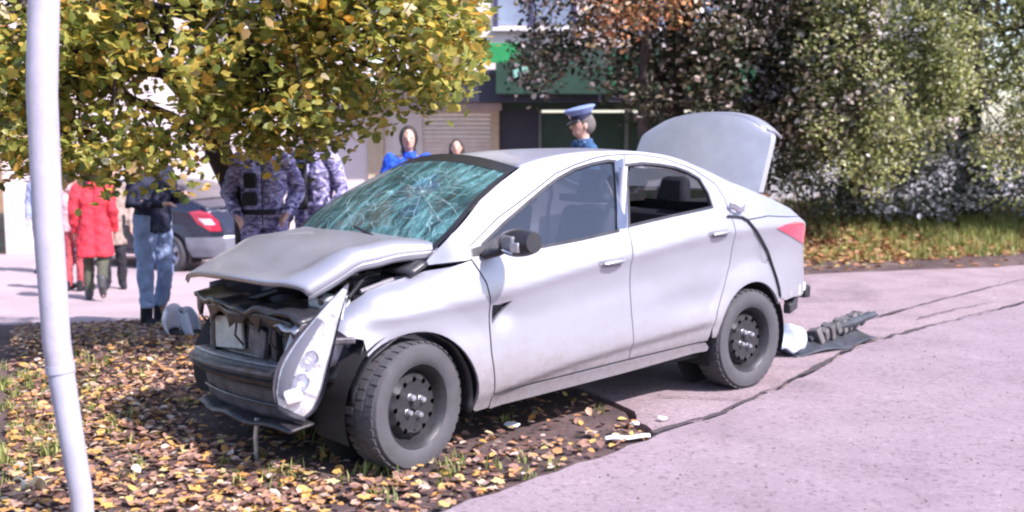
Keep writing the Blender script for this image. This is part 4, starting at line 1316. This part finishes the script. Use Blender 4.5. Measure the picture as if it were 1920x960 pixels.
MB().tube([(3.07, .22, .215), (3.085, .225, .12), (3.08, .22, .0)], [.008, .0075, .006], 6, flat=1.8).build('dangling_strip', ALU, wreck)
MB().tube([(3.0, .48, .66), (3.05, .50, .56), (3.03, .52, .47), (3.05, .52, .38)], [.022, .026, .02, .016], 8).build('lamp_bracket', pm('pale bracket plastic', (.5, .5, .53), .5), wreck)
MB().box((2.98, .60, .70), (.14, .05, .05), R(-20)).box((2.93, .70, .645), (.20, .035, .03), R(-25)).build('fender_brace', RAWMETAL, wreck, bevel=.006)
sheet('fender_liner_shred', lambda u, v: (2.80 + .10*u + .02*math.sin(6*v), .55 + .2*v, .60 - .18*u + .02*math.sin(9*v + 4*u)), 6, 8, PLASTIC, wreck, thick=.005)

# headlamp torn out and hanging by its wires
HA, HB = Vector((2.93, .815, .925)), Vector((3.15, .66, .335))
hax = (HB - HA); HL = hax.length; hax.normalize()
hn = Vector((.66, .73, .15)); hn = (hn - hax * hn.dot(hax)).normalized(); hsd = hax.cross(hn)
hwid = pchip([0, .1, .3, .55, .75, .9, 1], [.005, .021, .052, .088, .104, .092, .052])
hoff = pchip([0, .3, .6, 1], [-.01, .01, .018, -.01])


def lampf(u, v, dep=.05, scale=1.0, o=0.0):
    s = 2 * v - 1
    c = HA + hax * (HL * u) + hsd * (hoff(u) + s * hwid(u) * scale)
    return tuple(c + hn * (o + dep * (1 - s * s) * min(1, 8 * hwid(u))))


lamp = empty('hanging_headlamp', (0, 0, 0), 0, wreck)
sheet('housing', lambda u, v: lampf(u, v, -.11, 1.16), 18, 10, pm('dark lamp housing', (.07, .07, .09), .5), lamp)
hj = random.Random(3); HJ = [[hj.uniform(-1, 1) for _ in range(8)] for _ in range(16)]


def facet(u, v):
    """stepped reflector facets"""
    i, j = int(u * 13), int(v * 4)
    return HJ[i][j]


sheet('reflector', lambda u, v: lampf(.04 + .93*u, .03 + .94*v, .012 + .016*facet(u, v), 1.0, .0), 39, 20, pm('chrome reflector', (.92, .91, 1.0), .25, .5, var=.45, scale=16), lamp, angle=15)
sheet('bezel', lambda u, v: tuple(Vector(lampf(.30 + .62*u, .64 + .30*v, .03))), 10, 3, pm('dark lamp housing', (.07, .07, .09), .5), lamp)
lensm, nt, b = nodes_of('clear lamp lens')
b.inputs['Base Color'].default_value = (.75, .76, .85, 1); b.inputs['Roughness'].default_value = .08; b.inputs['Alpha'].default_value = .16
sheet('lens', lambda u, v: lampf(u, v, .055, 1.02), 20, 12, lensm, lamp)
for (u, v, r) in ((.56, .40, .032), (.74, .42, .036)):
    c = Vector(lampf(u, v, .02))
    Mq = hn.to_track_quat('Z', 'Y').to_matrix().to_4x4(); Mq.translation = c - hn * .01
    MB().lathe([(.001, .004), (r*.4, .006), (r*.7, .014), (r*.98, .03), (r, .034), (r*1.05, .0)], 24, Mq).build('lamp_bowl', pm('smoked bowl', (.45, .44, .52), .22, .8), lamp)
c = Vector(lampf(.86, .5, .06)); Mq = hn.to_track_quat('Z', 'Y').to_matrix()
MB().box(c, (.085, .075, .05), Mq @ Matrix.Rotation(R(20), 3, 'Z'), taper=(.75, .7)).build('turn_lens', pm('pale lens plastic', (.7, .7, .78), .2), lamp, bevel=.008)
MB().tube([lampf(.0, .5), (2.88, .74, .90), (2.80, .62, .84)], .006, 6).build('wire', PLASTIC, lamp)

# mirror with its cap smashed off
mir = empty('wing_mirror', (0, 0, 0), 0, wreck)
MB().tube([(2.10, .80, .995), (2.08, .87, 1.01), (2.05, .92, 1.04)], [.045, .035, .04], 10, flat=.6).build('mirror_arm', PLASTIC, mir)
mh = MB()
prof = []
for i in range(9):
    t = i / 8
    prof.append((.055 + .028*math.sin(math.pi*(.15 + .8*t)), t))
pts = [(2.05 - .01*t, .895 + .190*t, 1.055 + .014*t) for _, t in prof]
mh.tube(pts, [r * .9 for r, _ in prof], 14, flat=.95)
mh.build('mirror_housing', PLASTIC, mir, 50)
MB().box((2.108, .975, 1.065), (.03, .09, .068), R(-8)).build('mirror_motor', pm('smashed grey plastic', (.16, .16, .18), .45, var=.5), mir, bevel=.01)
MB().box((2.112, 1.025, 1.045), (.02, .05, .05), R(20)).build('broken_bracket', ALU, mir, bevel=.006)
MB().tube([(2.11, .93, 1.025), (2.135, .97, 1.03), (2.115, 1.01, 1.015)], .006, 6).build('loose_wire', LUG, mir)

# cabin
for y in (.37, -.37): seat(wreck, 1.15, y, FABRIC)
seat(wreck, .38, 0, FABRIC, .56, True, 1.2)
MB().tube([(1.98, -.68, .93), (2.0, 0, .96), (1.98, .68, .93)], [.10, .12, .10], 10).box((2.12, 0, .85), (.25, 1.38, .20)).build('dashboard', pm('dash plastic', (.03, .03, .035), .7), wreck)
sw = MB().lathe([(.178, -.012), (.19, 0), (.178, .012), (.166, 0)], 28, Matrix.Translation((1.72, .37, .93)) @ Matrix.Rotation(R(-65), 4, 'Y'), close=True)
sw.box((1.72, .37, .93), (.03, .34, .05)).box((1.76, .37, .90), (.10, .09, .09))
sw.build('steering_wheel', PLASTIC, wreck)
MB().tube([(1.02, .70, 1.40), (1.08, .735, 1.15), (1.12, .76, .70)], [.03, .034, .04], 8, flat=.5).build('inner_pillar', pm('pale inner pillar', (.62, .62, .68), .6), wreck)
MB().tube([(1.04, .68, 1.30), (1.12, .58, 1.0), (1.2, .5, .7)], .018, 6, flat=.15).build('seat_belt', pm('belt webbing', (.12, .12, .14), .8), wreck)
MB().tube([(1.02, -.70, 1.40), (1.08, -.735, 1.15), (1.12, -.76, .70)], [.03, .034, .04], 8, flat=.5).build('inner_pillar', TRIM, wreck)
sheet('headlining', lambda u, v: (1.62 - 1.1*u, (2*v-1)*.55, TZ(1.62 - 1.1*u) - .035 - TILT*(1 - v)), 8, 6, pm('dark headlining', (.10, .10, .13), .9), wreck)
MB().tube([(.86, .62, 1.40), (.60, .64, 1.385), (.45, .66, 1.34)], .012, 8).build('grab_handle', TRIM, wreck)
for y in (.55, -.55): MB().box((-.03, y * .9, 1.14), (.5, .36, .05)).build('parcel_shelf', DARKIN, wreck)
for x, st, cz in ((0, 0, .31), (2.557, R(11), .298)):
    for sd in (1, -1):
        wheel(wreck, (x, sd * .735, cz), st, sd, STEEL_BLK)
# ------------------------------------------------------------------ people
SKIN = pm('skin', (.55, .33, .26), .55, var=.10, scale=9)


FOLD = bpy.data.textures.new('cloth folds', 'CLOUDS'); FOLD.noise_scale = .085; FOLD.noise_depth = 2


def remeshed(mb, name, mat, parent, voxel, smooth=4, folds=0):
    o = mb.build(name, mat, parent, 180)
    r = o.modifiers.new('remesh', 'REMESH'); r.mode = 'VOXEL'; r.voxel_size = voxel; r.use_smooth_shade = True
    s = o.modifiers.new('smooth', 'SMOOTH'); s.iterations = smooth; s.factor = .5
    if folds:
        d = o.modifiers.new('folds', 'DISPLACE'); d.texture = FOLD; d.strength = folds; d.mid_level = .5; d.texture_coords = 'LOCAL'
    return o


def camo_mat(name):
    m, nt, b = nodes_of(name)
    n1 = noise(nt, 11, 3, .55, dist=1.8, stretch=(.7, 1, 1.5)); n2 = noise(nt, 17, 2, .5, dist=1.2, stretch=(.7, 1, 1.6))
    c1 = ramp(nt, n1, [(0, (.05, .045, .12)), (.38, (.15, .14, .30)), (.47, (.32, .30, .52)), (.60, (.52, .49, .70))], 'CONSTANT')
    c2 = ramp(nt, n2, [(0, (.10, .08, .20)), (.40, (1, 1, 1))], 'CONSTANT')
    mx = nt.nodes.new('ShaderNodeMix'); mx.data_type = 'RGBA'; mx.blend_type = 'MULTIPLY'; mx.inputs['Factor'].default_value = .85
    nt.links.new(c1, mx.inputs['A']); nt.links.new(c2, mx.inputs['B']); nt.links.new(mx.outputs['Result'], b.inputs['Base Color'])
    b.inputs['Roughness'].default_value = .85
    bump(nt, b, noise(nt, 14, 4, .6), .5, .03)
    return m


def cloth(name, col, var=.2): return pm(name, col, .85, var=var, scale=5, bmp=.5, bscale=9)


def person(label, loc, rz, H, outfit, pose=None, voxel=.010, hand=True):
    """one body mesh; clothes, hair and headgear as its own parts. Local: facing -y, x to the viewer's right when rz = 0"""
    k = H / 1.75
    J = dict(pel=(0, 0, .95), wai=(0, 0, 1.12), che=(0, .005, 1.32), nek=(0, .015, 1.48), nk2=(0, .0, 1.55), hed=(0, -.012, 1.645),
             shR=(.185, .01, 1.425), elR=(.25, .03, 1.15), wrR=(.245, -.06, .90), shL=(-.185, .01, 1.425), elL=(-.25, .03, 1.15), wrL=(-.245, -.06, .90),
             hiR=(.09, 0, .93), knR=(.10, -.025, .51), anR=(.105, .03, .085), hiL=(-.09, 0, .93), knL=(-.10, -.025, .51), anL=(-.105, .03, .085),
             toR=(.125, -.15, .04), toL=(-.125, -.15, .04), yaw=0.0)
    J.update(pose or {})
    p = empty('person', loc, rz)
    p.scale = (k, k, k)
    tag(p, label, 'person', outfit.get('group'))
    G = lambda n: Vector(J[n])
    hd = G('hed'); yaw = J['yaw']; MZ = Matrix.Rotation(yaw, 3, 'Z')
    b = MB()
    for s in (-1, 1):
        b.tube([G('pel') + Vector((.06*s, 0, -.02)), G('wai') + Vector((.05*s, 0, 0)), G('che') + Vector((.075*s, 0, 0)), G('nek') + Vector((.06*s, 0, -.04))], [.10, .088, .10, .05], 12, round_ends=True)
    b.tube([G('nek') - Vector((0, 0, .03)), G('nk2'), hd - Vector((0, 0, .03))], [.058, .052, .055], 12, round_ends=True)
    b.ball(hd, (.074, .095, .115), 16, MZ)
    b.ball(hd + MZ @ Vector((0, -.03, -.055)), (.055, .062, .062), 12, MZ)                # jaw
    b.tube([hd + MZ @ Vector((0, -.088, .015)), hd + MZ @ Vector((0, -.108, -.022))], [.010, .016], 8, round_ends=True)     # nose
    for s in (-1, 1):
        b.ball(hd + MZ @ Vector((s*.076, .012, -.008)), (.012, .022, .034), 8, MZ)
    for S in 'RL':
        s = 1 if S == 'R' else -1
        b.tube([G('sh'+S), G('sh'+S).lerp(G('el'+S), .4), G('el'+S), G('el'+S).lerp(G('wr'+S), .35), G('wr'+S)], [.056, .050, .040, .041, .027], 12, round_ends=True)
        b.tube([G('hi'+S), G('hi'+S).lerp(G('kn'+S), .4), G('kn'+S), G('kn'+S).lerp(G('an'+S), .35), G('an'+S)], [.088, .078, .056, .056, .038], 12, round_ends=True)
        b.tube([G('an'+S) + Vector((0, .02, -.03)), G('an'+S).lerp(G('to'+S), .6), G('to'+S)], [.042, .038, .028], 10, round_ends=True)
        # hand: palm, four fingers, thumb from the side
        w = G('wr'+S); d = (w - G('el'+S)).normalized(); curl = J.get('curl', 0.35)
        fw = Vector((0, -1, 0)) - d * d.dot(Vector((0, -1, 0))); fw = fw.normalized() if fw.length > .2 else Vector((0, 0, 1))
        ac = d.cross(fw).normalized()
        palm = w + d * .05
        b.tube([w, w + d*.03, w + d*.085], [.026, .036, .036], 10, flat=.55, round_ends=True)
        if hand:
            for i, (o_, L) in enumerate(((-.028, .062), (-.010, .074), (.009, .070), (.026, .055))):
                q = w + d*.085 + fw*o_
                q1 = q + (d + ac*curl*.5*-s).normalized() * L*.5; q2 = q1 + (d*.8 + ac*curl*1.6*-s).normalized() * L*.5
                b.tube([q - d*.02, q1, q2], [.0105, .0095, .008], 7, round_ends=True)
            q = w + d*.035 + fw*.03
            b.tube([q, q + (d*.5 + fw).normalized()*.035, q + (d*.9 + fw*.8).normalized()*.065], [.013, .011, .009], 7, round_ends=True)
    remeshed(b, 'body', outfit.get('skin', SKIN), p, voxel)
    for s in (-1, 1):
        MB().ball(hd + MZ @ Vector((s*.031, -.083, .012)), (.012, .008, .008), 8, MZ).build('eye', pm('dark eye', (.02, .015, .015), .3), p)
    MB().ball(hd + MZ @ Vector((0, -.088, -.052)), (.024, .010, .006), 8, MZ).build('mouth', pm('lips', (.38, .13, .12), .5), p)
    if outfit.get('hair'):
        h = MB()
        for a in range(3):
            h.ball(hd + MZ @ Vector((0, .02 + .006*a, .025 - .01*a)), (.083, .093, .105 - .004*a), 14, MZ)
        if outfit.get('long_hair'):
            for s in (-1, 0, 1): h.tube([hd + MZ @ Vector((s*.06, .05, .02)), hd + MZ @ Vector((s*.075, .06, -.10)), hd + MZ @ Vector((s*.08, .05, -.20))], [.05, .045, .03], 8, round_ends=True)
        h.v = [q for q in h.v]
        o = h.build('hair', outfit['hair'], p)
    if outfit.get('hood'):
        MB().ball(hd + MZ @ Vector((0, .035, .01)), (.10, .105, .135), 16, MZ).tube([hd + Vector((0, .05, -.08)), G('nek') + Vector((0, .03, .02))], [.08, .09], 10).build('hood', outfit['hood'], p)
    jk = outfit.get('jacket')
    if jk:
        c = MB(); hem = outfit.get('hem', .84); fl = outfit.get('flare', .0)
        for s in (-1, 1):
            c.tube([Vector((.065*s*(1+fl), J['pel'][1], hem)), G('pel') + Vector((.065*s*(1+fl*.5), 0, 0)), G('wai') + Vector((.062*s, 0, 0)), G('che') + Vector((.085*s, 0, 0)), G('nek') + Vector((.06*s, 0, -.035))], [.125*(1+fl), .122, .112, .122, .065], 12, round_ends=False)
        c.tube([G('nek') - Vector((0, 0, .03)), G('nek') + Vector((0, .0, .04))], [.085, .074], 12)
        for S in 'RL':
            c.tube([G('sh'+S), G('sh'+S).lerp(G('el'+S), .45), G('el'+S), G('el'+S).lerp(G('wr'+S), .5), G('wr'+S)], [.078, .070, .060, .055, .045], 12, round_ends=True)
        remeshed(c, outfit.get('jname', 'jacket'), jk, p, voxel * 1.15, 3, folds=.045)
    tr = outfit.get('trousers')
    if tr:
        c = MB()
        for S in 'RL':
            x = .07 if S == 'R' else -.07
            c.tube([G('pel') + Vector((x, 0, .09)), G('hi'+S) + Vector((0, 0, -.03)), G('hi'+S).lerp(G('kn'+S), .5), G('kn'+S), G('kn'+S).lerp(G('an'+S), .5), G('an'+S) + Vector((0, 0, outfit.get('cuff', -.02)))], [.115, .112, .094, .074, .070, .064], 12, cap=True)
        remeshed(c, 'trousers', tr, p, voxel * 1.15, 3, folds=.04)
    if outfit.get('shoes'):
        for S in 'RL':
            c = MB().tube([G('an'+S) + Vector((0, .005, outfit.get('boot', .05))), G('an'+S) + Vector((0, .02, -.02)), G('an'+S) + Vector((0, .035, -.045))], [.06, .056, .048], 12, round_ends=True)
            c.tube([G('an'+S) + Vector((0, .03, -.04)), G('an'+S).lerp(G('to'+S), .6) + Vector((0, 0, -.005)), G('to'+S) + Vector((0, -.02, 0))], [.045, .05, .040], 12, round_ends=True)
            remeshed(c, 'shoe', outfit['shoes'], p, .012, 2)
    return p, hd, MZ


CAMO = camo_mat('blue grey camouflage')
BLACKC = cloth('black cloth', (.014, .014, .02))
NAVY = cloth('navy cloth', (.018, .022, .05))
HAIRD = pm('dark hair', (.025, .018, .014), .6, bmp=.5)

# the two in camouflage
pz = lambda x, y: (x, y, hz(x, y) - .02)
p, hd, MZ = person('person in blue grey camouflage with hands on belt, dark chest rig', pz(-2.12, 9.55), R(8), 1.78,
                   dict(jacket=CAMO, trousers=CAMO, shoes=BLACKC, hair=HAIRD, hem=.86, group='people in camouflage'),
                   dict(elR=(.30, .05, 1.16), wrR=(.20, -.13, 1.00), elL=(-.30, .05, 1.16), wrL=(-.21, -.12, .99)))
MB().box((-.095, -.135, 1.27), (.11, .04, .13), R(-6)).box((-.10, -.142, 1.12), (.13, .05, .11), R(-6)).build('chest_rig', BLACKC, p, bevel=.02)
MB().tube([(0, -.138, 1.42), (0, -.142, 1.2), (0, -.14, .90)], .006, 6).build('zip', BLACKC, p)
MB().lathe([(.155, .985), (.158, 1.0), (.155, 1.03)], 24, Matrix.Diagonal((1.2, .92, 1))).build('belt', BLACKC, p)
p, hd, MZ = person('person in camouflage half hidden behind the first camouflaged one', pz(-1.80, 10.2), R(-25), 1.78,
                   dict(jacket=CAMO, trousers=CAMO, shoes=BLACKC, hair=HAIRD, hem=.86, group='people in camouflage'), dict(elR=(.27, .04, 1.15), wrR=(.22, -.10, .93)))
MB().box((-.06, -.14, 1.2), (.16, .04, .42)).build('dark_shirt_front', BLACKC, p, bevel=.015)

# blue jeans, seen from the side by the wreck's nose
JEANS = pm('blue jeans', (.28, .37, .58), .85, var=.35, scale=6, bmp=.5, bscale=12)
person('person in dark navy jacket, pale blue jeans and black boots by the wreck', pz(-3.33, 10.35), R(62), 1.76,
       dict(jacket=NAVY, trousers=JEANS, shoes=BLACKC, hair=HAIRD, hem=.88, boot=.17, cuff=.10),
       dict(knR=(.11, -.03, .52), anR=(.11, .05, .09), knL=(-.11, .0, .51), anL=(-.12, -.02, .085), toL=(-.15, -.20, .04), toR=(.13, -.13, .04), elR=(.26, -.02, 1.16), wrR=(.15, -.22, 1.22), elL=(-.25, .0, 1.15), wrL=(-.12, -.22, 1.15)))
# red coat, walking away
REDC = cloth('red coat cloth', (.62, .035, .055))
person('person in a long bright red coat walking away past the dark car', pz(-5.13, 13.7), R(196), 1.68,
       dict(jacket=REDC, trousers=pm('olive trousers', (.07, .075, .05), .85, var=.3), shoes=pm('dark shoe', (.05, .05, .055), .6), hair=HAIRD, long_hair=True, hem=.56, flare=.25, jname='coat', cuff=.04),
       dict(knR=(.09, -.10, .52), anR=(.09, -.02, .085), knL=(-.09, .02, .50), anL=(-.09, .30, .26), toL=(-.10, .30, .09), toR=(.11, -.20, .04), elL=(-.24, .06, 1.15), elR=(.25, .05, 1.15)), voxel=.013)
person('person in beige coat and pale grey hat beyond the red coat', pz(-5.44, 15.2), R(20), 1.70,
       dict(jacket=cloth('beige coat', (.30, .235, .20)), trousers=BLACKC, shoes=BLACKC, hair=pm('pale grey hat', (.55, .54, .55), .8), hem=.62, jname='coat'), voxel=.014)
person('person in pink top and red skirt left of the red coat', pz(-5.86, 14.9), R(170), 1.62,
       dict(jacket=cloth('pink top', (.62, .36, .38)), trousers=cloth('red leggings', (.42, .07, .08)), shoes=BLACKC, hair=HAIRD, hem=.86), voxel=.014)
person('person in pale blue shirt and dark trousers, leftmost, beyond the pole', pz(-7.44, 17.8), R(10), 1.72,
       dict(jacket=cloth('pale blue shirt', (.26, .30, .46)), trousers=NAVY, shoes=BLACKC, hair=HAIRD), voxel=.014)
# blue jacket by the building
BLUEJ = cloth('bright blue jacket', (.012, .085, .62))
p, hd, MZ = person('person in bright blue jacket with dark hood, hands together at the chest', pz(-1.03, 11.2), R(6), 1.66,
       dict(jacket=BLUEJ, trousers=NAVY, shoes=BLACKC, hood=HAIRD, hem=.84), dict(elR=(.27, .0, 1.15), wrR=(.06, -.22, 1.14), elL=(-.28, .0, 1.13), wrL=(-.07, -.21, 1.10), curl=.9), voxel=.011)
MB().box((0, -.27, 1.14), (.10, .05, .06)).build('white_cloth', pm('white cloth', (.8, .78, .8), .8), p, bevel=.012)
person('person whose pink forehead and dark hair just show over the roof', pz(-.70, 14.2), R(0), 1.50,
       dict(jacket=cloth('brown coat', (.16, .10, .09)), trousers=BLACKC, shoes=BLACKC, hair=HAIRD, long_hair=True), voxel=.014)
# policeman
PBLUE = cloth('blue uniform', (.03, .09, .20))
p, hd, MZ = person('person in blue police uniform and peaked cap facing left behind the car', pz(.66, 10.4), R(-78), 1.78,
       dict(jacket=PBLUE, trousers=NAVY, shoes=BLACKC, hair=pm('grey hair', (.12, .11, .105), .8, var=.5, scale=30, bmp=.8)), voxel=.009)
cap = empty('peaked_cap', tuple(hd + Vector((0, -.005, .055))), 0, p)
cap.rotation_euler = (R(14), 0, 0)
CAPB = pm('blue grey cap cloth', (.20, .27, .50), .7, var=.1)
E1 = Matrix.Diagonal((.92, 1.12, 1))
MB().lathe([(.086, .0), (.088, .035), (.090, .045)], 28, E1).build('cap_band', pm('dark cap band', (.012, .014, .05), .6), cap)
MB().lathe([(.089, .043), (.118, .075), (.132, .092), (.130, .102), (.10, .112), (.05, .116), (.001, .117)], 32, E1).build('cap_crown', CAPB, cap)
sheet('cap_visor', lambda u, v: ((.082 + .01*u) * math.sin(R(-62 + 124*v)), -(.096 + .058*u*math.cos(R(-62 + 124*v)*1.3)) * math.cos(R(-62 + 124*v)), .006 - .028*u), 5, 14, PLASTIC, cap, thick=.004)
MB().ball((0, -.105, .05), (.022, .008, .028), 10).build('cap_badge', LUG, cap)
for s in (-1, 1): MB().box((s*.15, .0, 1.475), (.11, .055, .014), Matrix.Rotation(R(18*s), 3, 'Y')).build('shoulder_board', pm('pale shoulder board', (.30, .42, .60), .6), p, bevel=.004)

# ------------------------------------------------------------------ the dark car parked beyond
DKP = paint_mat('dark blue paint', (.025, .03, .055), .3, .22, dirt=(.10, .09, .09), dirt_top=.25)
ang = R(180 - 33)
dc = tag(empty('parked_sedan', (-5.08, 18.7, hz(-5.08, 18.7) - .02), ang), 'dark blue sedan with silver alloy wheels parked behind the jeans wearer', 'car')
DG = glass_mat('dark car glass', (.01, .012, .02), .9)
CORN2 = QUARTER[:len(TOPL)] + [(-.78, .99), (-.88, .90), (-.93, .80), (-.95, .66)] + [(-.95, .62), (-.34, .60)] + ARCH_R + [(.36, .36)] + DOORTOP
BUMP = [(-.345, .595), (-.95, .615), (-.99, .5), (-.94, .36), (-.80, .28), (-.42, .27), (-.37, .38)]
for sd in (1, -1):
    d = panel('door', FD, sd, dc, DKP, Y=Yf, holes=[FW], step=.07)
    e = panel('door', RD, sd, dc, DKP, Y=Yf, holes=[RW], step=.07)
    panel('window', shrink(FW, -.006), sd, d, DG, Y=Yf, off=-.012, thick=.003, step=.1, gap=0)
    panel('window', shrink(RW, -.006), sd, e, DG, Y=Yf, off=-.012, thick=.003, step=.1, gap=0)
    panel('quarter_panel', CORN2, sd, dc, DKP, Y=Yf, step=.07)
    panel('bumper_corner', BUMP, sd, dc, pm('silver grey bumper', (.24, .25, .30), .4, .4), Y=Yf, step=.07, off=.015)
    panel('fender', FENDER, sd, dc, DKP, Y=Yf, step=.07)
    panel('sill', SILL, sd, dc, DKP, Y=Yf, step=.08)
    tl = panel('tail_lamp', [(-.42, 1.0), (-.6, 1.03), (-.78, 1.0), (-.90, .86), (-.93, .70), (-.78, .70), (-.56, .82)], sd, dc, pm('red tail lens', (.55, .03, .07), .12, coat=1.0), Y=Yf, step=.05, off=.008)
    panel('clear_lens', [(-.58, .90), (-.80, .90), (-.86, .80), (-.70, .80)], sd, tl, pm('pale lens plastic', (.7, .7, .78), .2), Y=Yf, step=.05, off=.014, thick=.004)
    for (hx, hz_, dd) in ((1.262, .897, d), (.345, 1.0, e)):
        MB().tube([(hx - .08, sd*(Yf(hx, hz_) + .012), hz_), (hx, sd*(Yf(hx, hz_) + .03), hz_), (hx + .08, sd*(Yf(hx, hz_) + .012), hz_)], .014, 8).build('door_handle', DKP, dd)
    MB().tube([(2.05, sd*.82, 1.0), (2.02, sd*.90, 1.03), (2.0, sd*1.05, 1.04)], [.03, .07, .06], 12).build('wing_mirror', DKP, dc)
    for x in (0, 2.557):
        wheel(dc, (x, sd*.735, .31), 0, sd, pm('silver alloy', (.62, .62, .66), .3, .8), alloy=True)
        sheet('wheel_housing', lambda u, v, x=x, sd=sd: (x - .02 + .375*math.cos(R(-20 + 220*u)), sd * (.50 + .28 * v), .30 + .375*math.sin(R(-20 + 220*u))), 18, 2, DARKIN, dc)
sheet('roof', roof_fn(1.70, .42), 14, 12, DKP, dc, thick=.01)
sheet('windscreen', ws2, 10, 12, DG, dc)
sheet('rear_window', screen_fn([(-.30, 1.172), (-.104, 1.228), (.117, 1.295), (.30, 1.372), (.44, 1.418)], -.05), 8, 12, DG, dc)
sheet('bonnet', lambda u, v: (2.38 + .62*u, (2*v-1)*(.70 - .16*u*u), .965 - .20*u**1.6 + .02*(1-(2*v-1)**2)), 10, 12, DKP, dc, thick=.01)
sheet('boot_lid', lambda u, v: (-.30 - .40*u, (2*v-1)*(.70 - .02*u), 1.172 - .12*u + .02*(1-(2*v-1)**2)), 8, 12, DKP, dc, thick=.01)
sheet('rear_panel', lambda u, v: (-.72 - .27*u*(1 - .5*abs(2*v-1)**2.5) + .02, (2*v-1)*(.69 - .10*u), 1.05 - .44*u), 8, 14, DKP, dc, thick=.01)
bp2 = sheet('rear_bumper', lambda u, v: (-1.0 + .20*abs(2*v-1)**2.6 + .03*u, (2*v-1)*.60, .62 - .34*u), 6, 14, pm('silver grey bumper', (.36, .37, .42), .4, .4), dc, thick=.02)
MB().box((-1.02, 0, .75), (.02, .52, .12)).build('number_plate', pm('white plate', (.75, .75, .75), .5), dc, bevel=.004)
sheet('front_bumper', lambda u, v: (3.12 - .32*abs(2*v-1)**2.6 - .05*u, (2*v-1)*.78, .74 - .52*u), 6, 14, DKP, dc, thick=.02)
MB().box((1.1, 0, .28), (3.4, 1.36, .10)).build('floor_pan', DARKIN, dc)
for y in (.37, -.37): seat(dc, 1.15, y, FABRIC)

# ------------------------------------------------------------------ wreckage lying about
def cwz(x, y, z=0): a = cw(x, y); return (a[0], a[1], z)


db = tag(empty('torn_bumper', cwz(-1.42, .36), CR), 'torn black bumper with ribbed foam lying behind the rear wheel', 'bumper')
sheet('bumper_skin', lambda u, v: (-.62 + 1.02*v, .10 - .20*u + .05*math.sin(3*v), .012 + .05*u*u + .03*math.sin(math.pi*v) * u + .010*math.sin(11*v)), 8, 26, pm('scuffed dark bumper', (.05, .055, .065), .4, var=.5), db, thick=.006)
for i in range(8):
    t = i / 7
    MB().box((-.55 + .60*t, -.02 + .05*t, .085 + .05*(1 - t)), (.05, .09, .085 + .02*math.sin(3*i)), Matrix.Rotation(R(24), 3, 'Y') @ Matrix.Rotation(R(12*math.sin(i*2)), 3, 'X')).build('foam_rib', pm('grimy grey foam', (.13, .12, .12), .8, var=.6, bmp=.5), db, bevel=.008)
MB().tube([(-.66, .05, .16), (-.40, .03, .13), (-.1, .01, .11), (.12, .02, .07)], [.02, .03, .03, .02], 8).build('core_bar', pm('scuffed dark bumper', (.05, .055, .065), .4), db)
MB().tube([(-.50, .02, .15), (-.62, .03, .17), (-.70, .05, .15)], [.014, .010, .006], 6).build('bent_strip', PLASTIC, db)
db.scale = (1.05, 1.1, 1.2)
wl = tag(empty('wheel_arch_cover', cwz(-1.0, .34), CR), 'crumpled pale blue plastic panel lying against the rear wheel', 'car part')
sheet('shell', lambda u, v: (-.16 + .30*v, .14*math.cos(R(200*u - 10)) * (.8 + .25*math.sin(5*v)), .012 + .20*math.sin(R(20 + 150*u)) * (.75 + .25*math.sin(7*v + 1)) + .012*math.sin(19*v + 9*u)), 14, 14, pm('pale blue plastic', (.52, .58, .70), .35, var=.2), wl, thick=.006)
cn = tag(empty('torn_bumper_corner', (-2.62, 8.95, hz(-2.62, 8.95) - .01), R(20)), 'torn white bumper corner with black lining beyond the crushed nose', 'car part')
sheet('painted_shell', lambda u, v: (-.12 + .075*math.cos(R(230*u))*(.6 + .5*math.sin(3*v)), -.05 + .06*math.sin(R(230*u)), .07 + .20*v + .02*math.sin(5*u)), 14, 8, pm('white car paint', (.68, .67, .76), .3, coat=.4), cn, thick=.006)
sheet('painted_shell', lambda u, v: (.035 - .05*v + .07*math.cos(R(20 + 250*u))*(.7 + .4*math.sin(3*v)), -.06 + .07*math.sin(R(20 + 250*u)), .04 + .20*v + .02*math.sin(6*u)), 14, 8, pm('pale blue plastic', (.52, .58, .70), .35), cn, thick=.006)
MB().tube([(-.22, .02, .02), (-.10, .0, .05), (.04, -.04, .03), (.22, -.05, .05)], [.03, .05, .045, .03], 10, round_ends=True).tube([(-.04, -.02, .02), (-.045, -.04, .16), (-.06, 0, .26)], [.03, .028, .012], 8).build('lining', PLASTIC, cn)
ws_ = tag(sheet('plastic_trim_strip', lambda u, v: (.60 + .24*v - .12, 5.63 + .05*u + .05*v, .020 + .012*math.sin(math.pi*u) + .004*math.sin(9*v)), 4, 10, pm('white trim plastic', (.75, .76, .82), .35), None, thick=.004), 'white plastic trim strip lying at the road edge', 'car part')
for i, (x, y, s) in enumerate(((1.72, .55, .05), (1.2, .98, .035), (1.0, 1.0, .03))):
    r_ = random.Random(i); pl = [(s*r_.uniform(.6, 1)*math.cos(a), s*r_.uniform(.4, 1)*math.sin(a)) for a in np.linspace(0, 5.4, 6)]
    tag(MB().extrude(pl, .006, Matrix.Translation(cwz(x, y, .012)) @ Matrix.Rotation(.25, 4, 'X')).build('glass_shard', pm('pale shard', (.7, .72, .78), .25)), ['pale shard of broken lamp in the shade under the sill', 'small pale shard on the leaves by the pavement corner', 'tiny pale shard on the corner of the pavement'][i], 'shard')
pp = tag(sheet('paper_scrap', lambda u, v: (-2.17 + .10*v + .02*math.sin(5*u), 4.72 + .02*v + .14*u, .02 + .075*(1-u) + .018*math.sin(8*v + 5*u)), 8, 8, pm('cream paper', (.72, .70, .55), .8), None, thick=.002), 'crumpled cream paper scrap in the bottom left corner', 'litter')
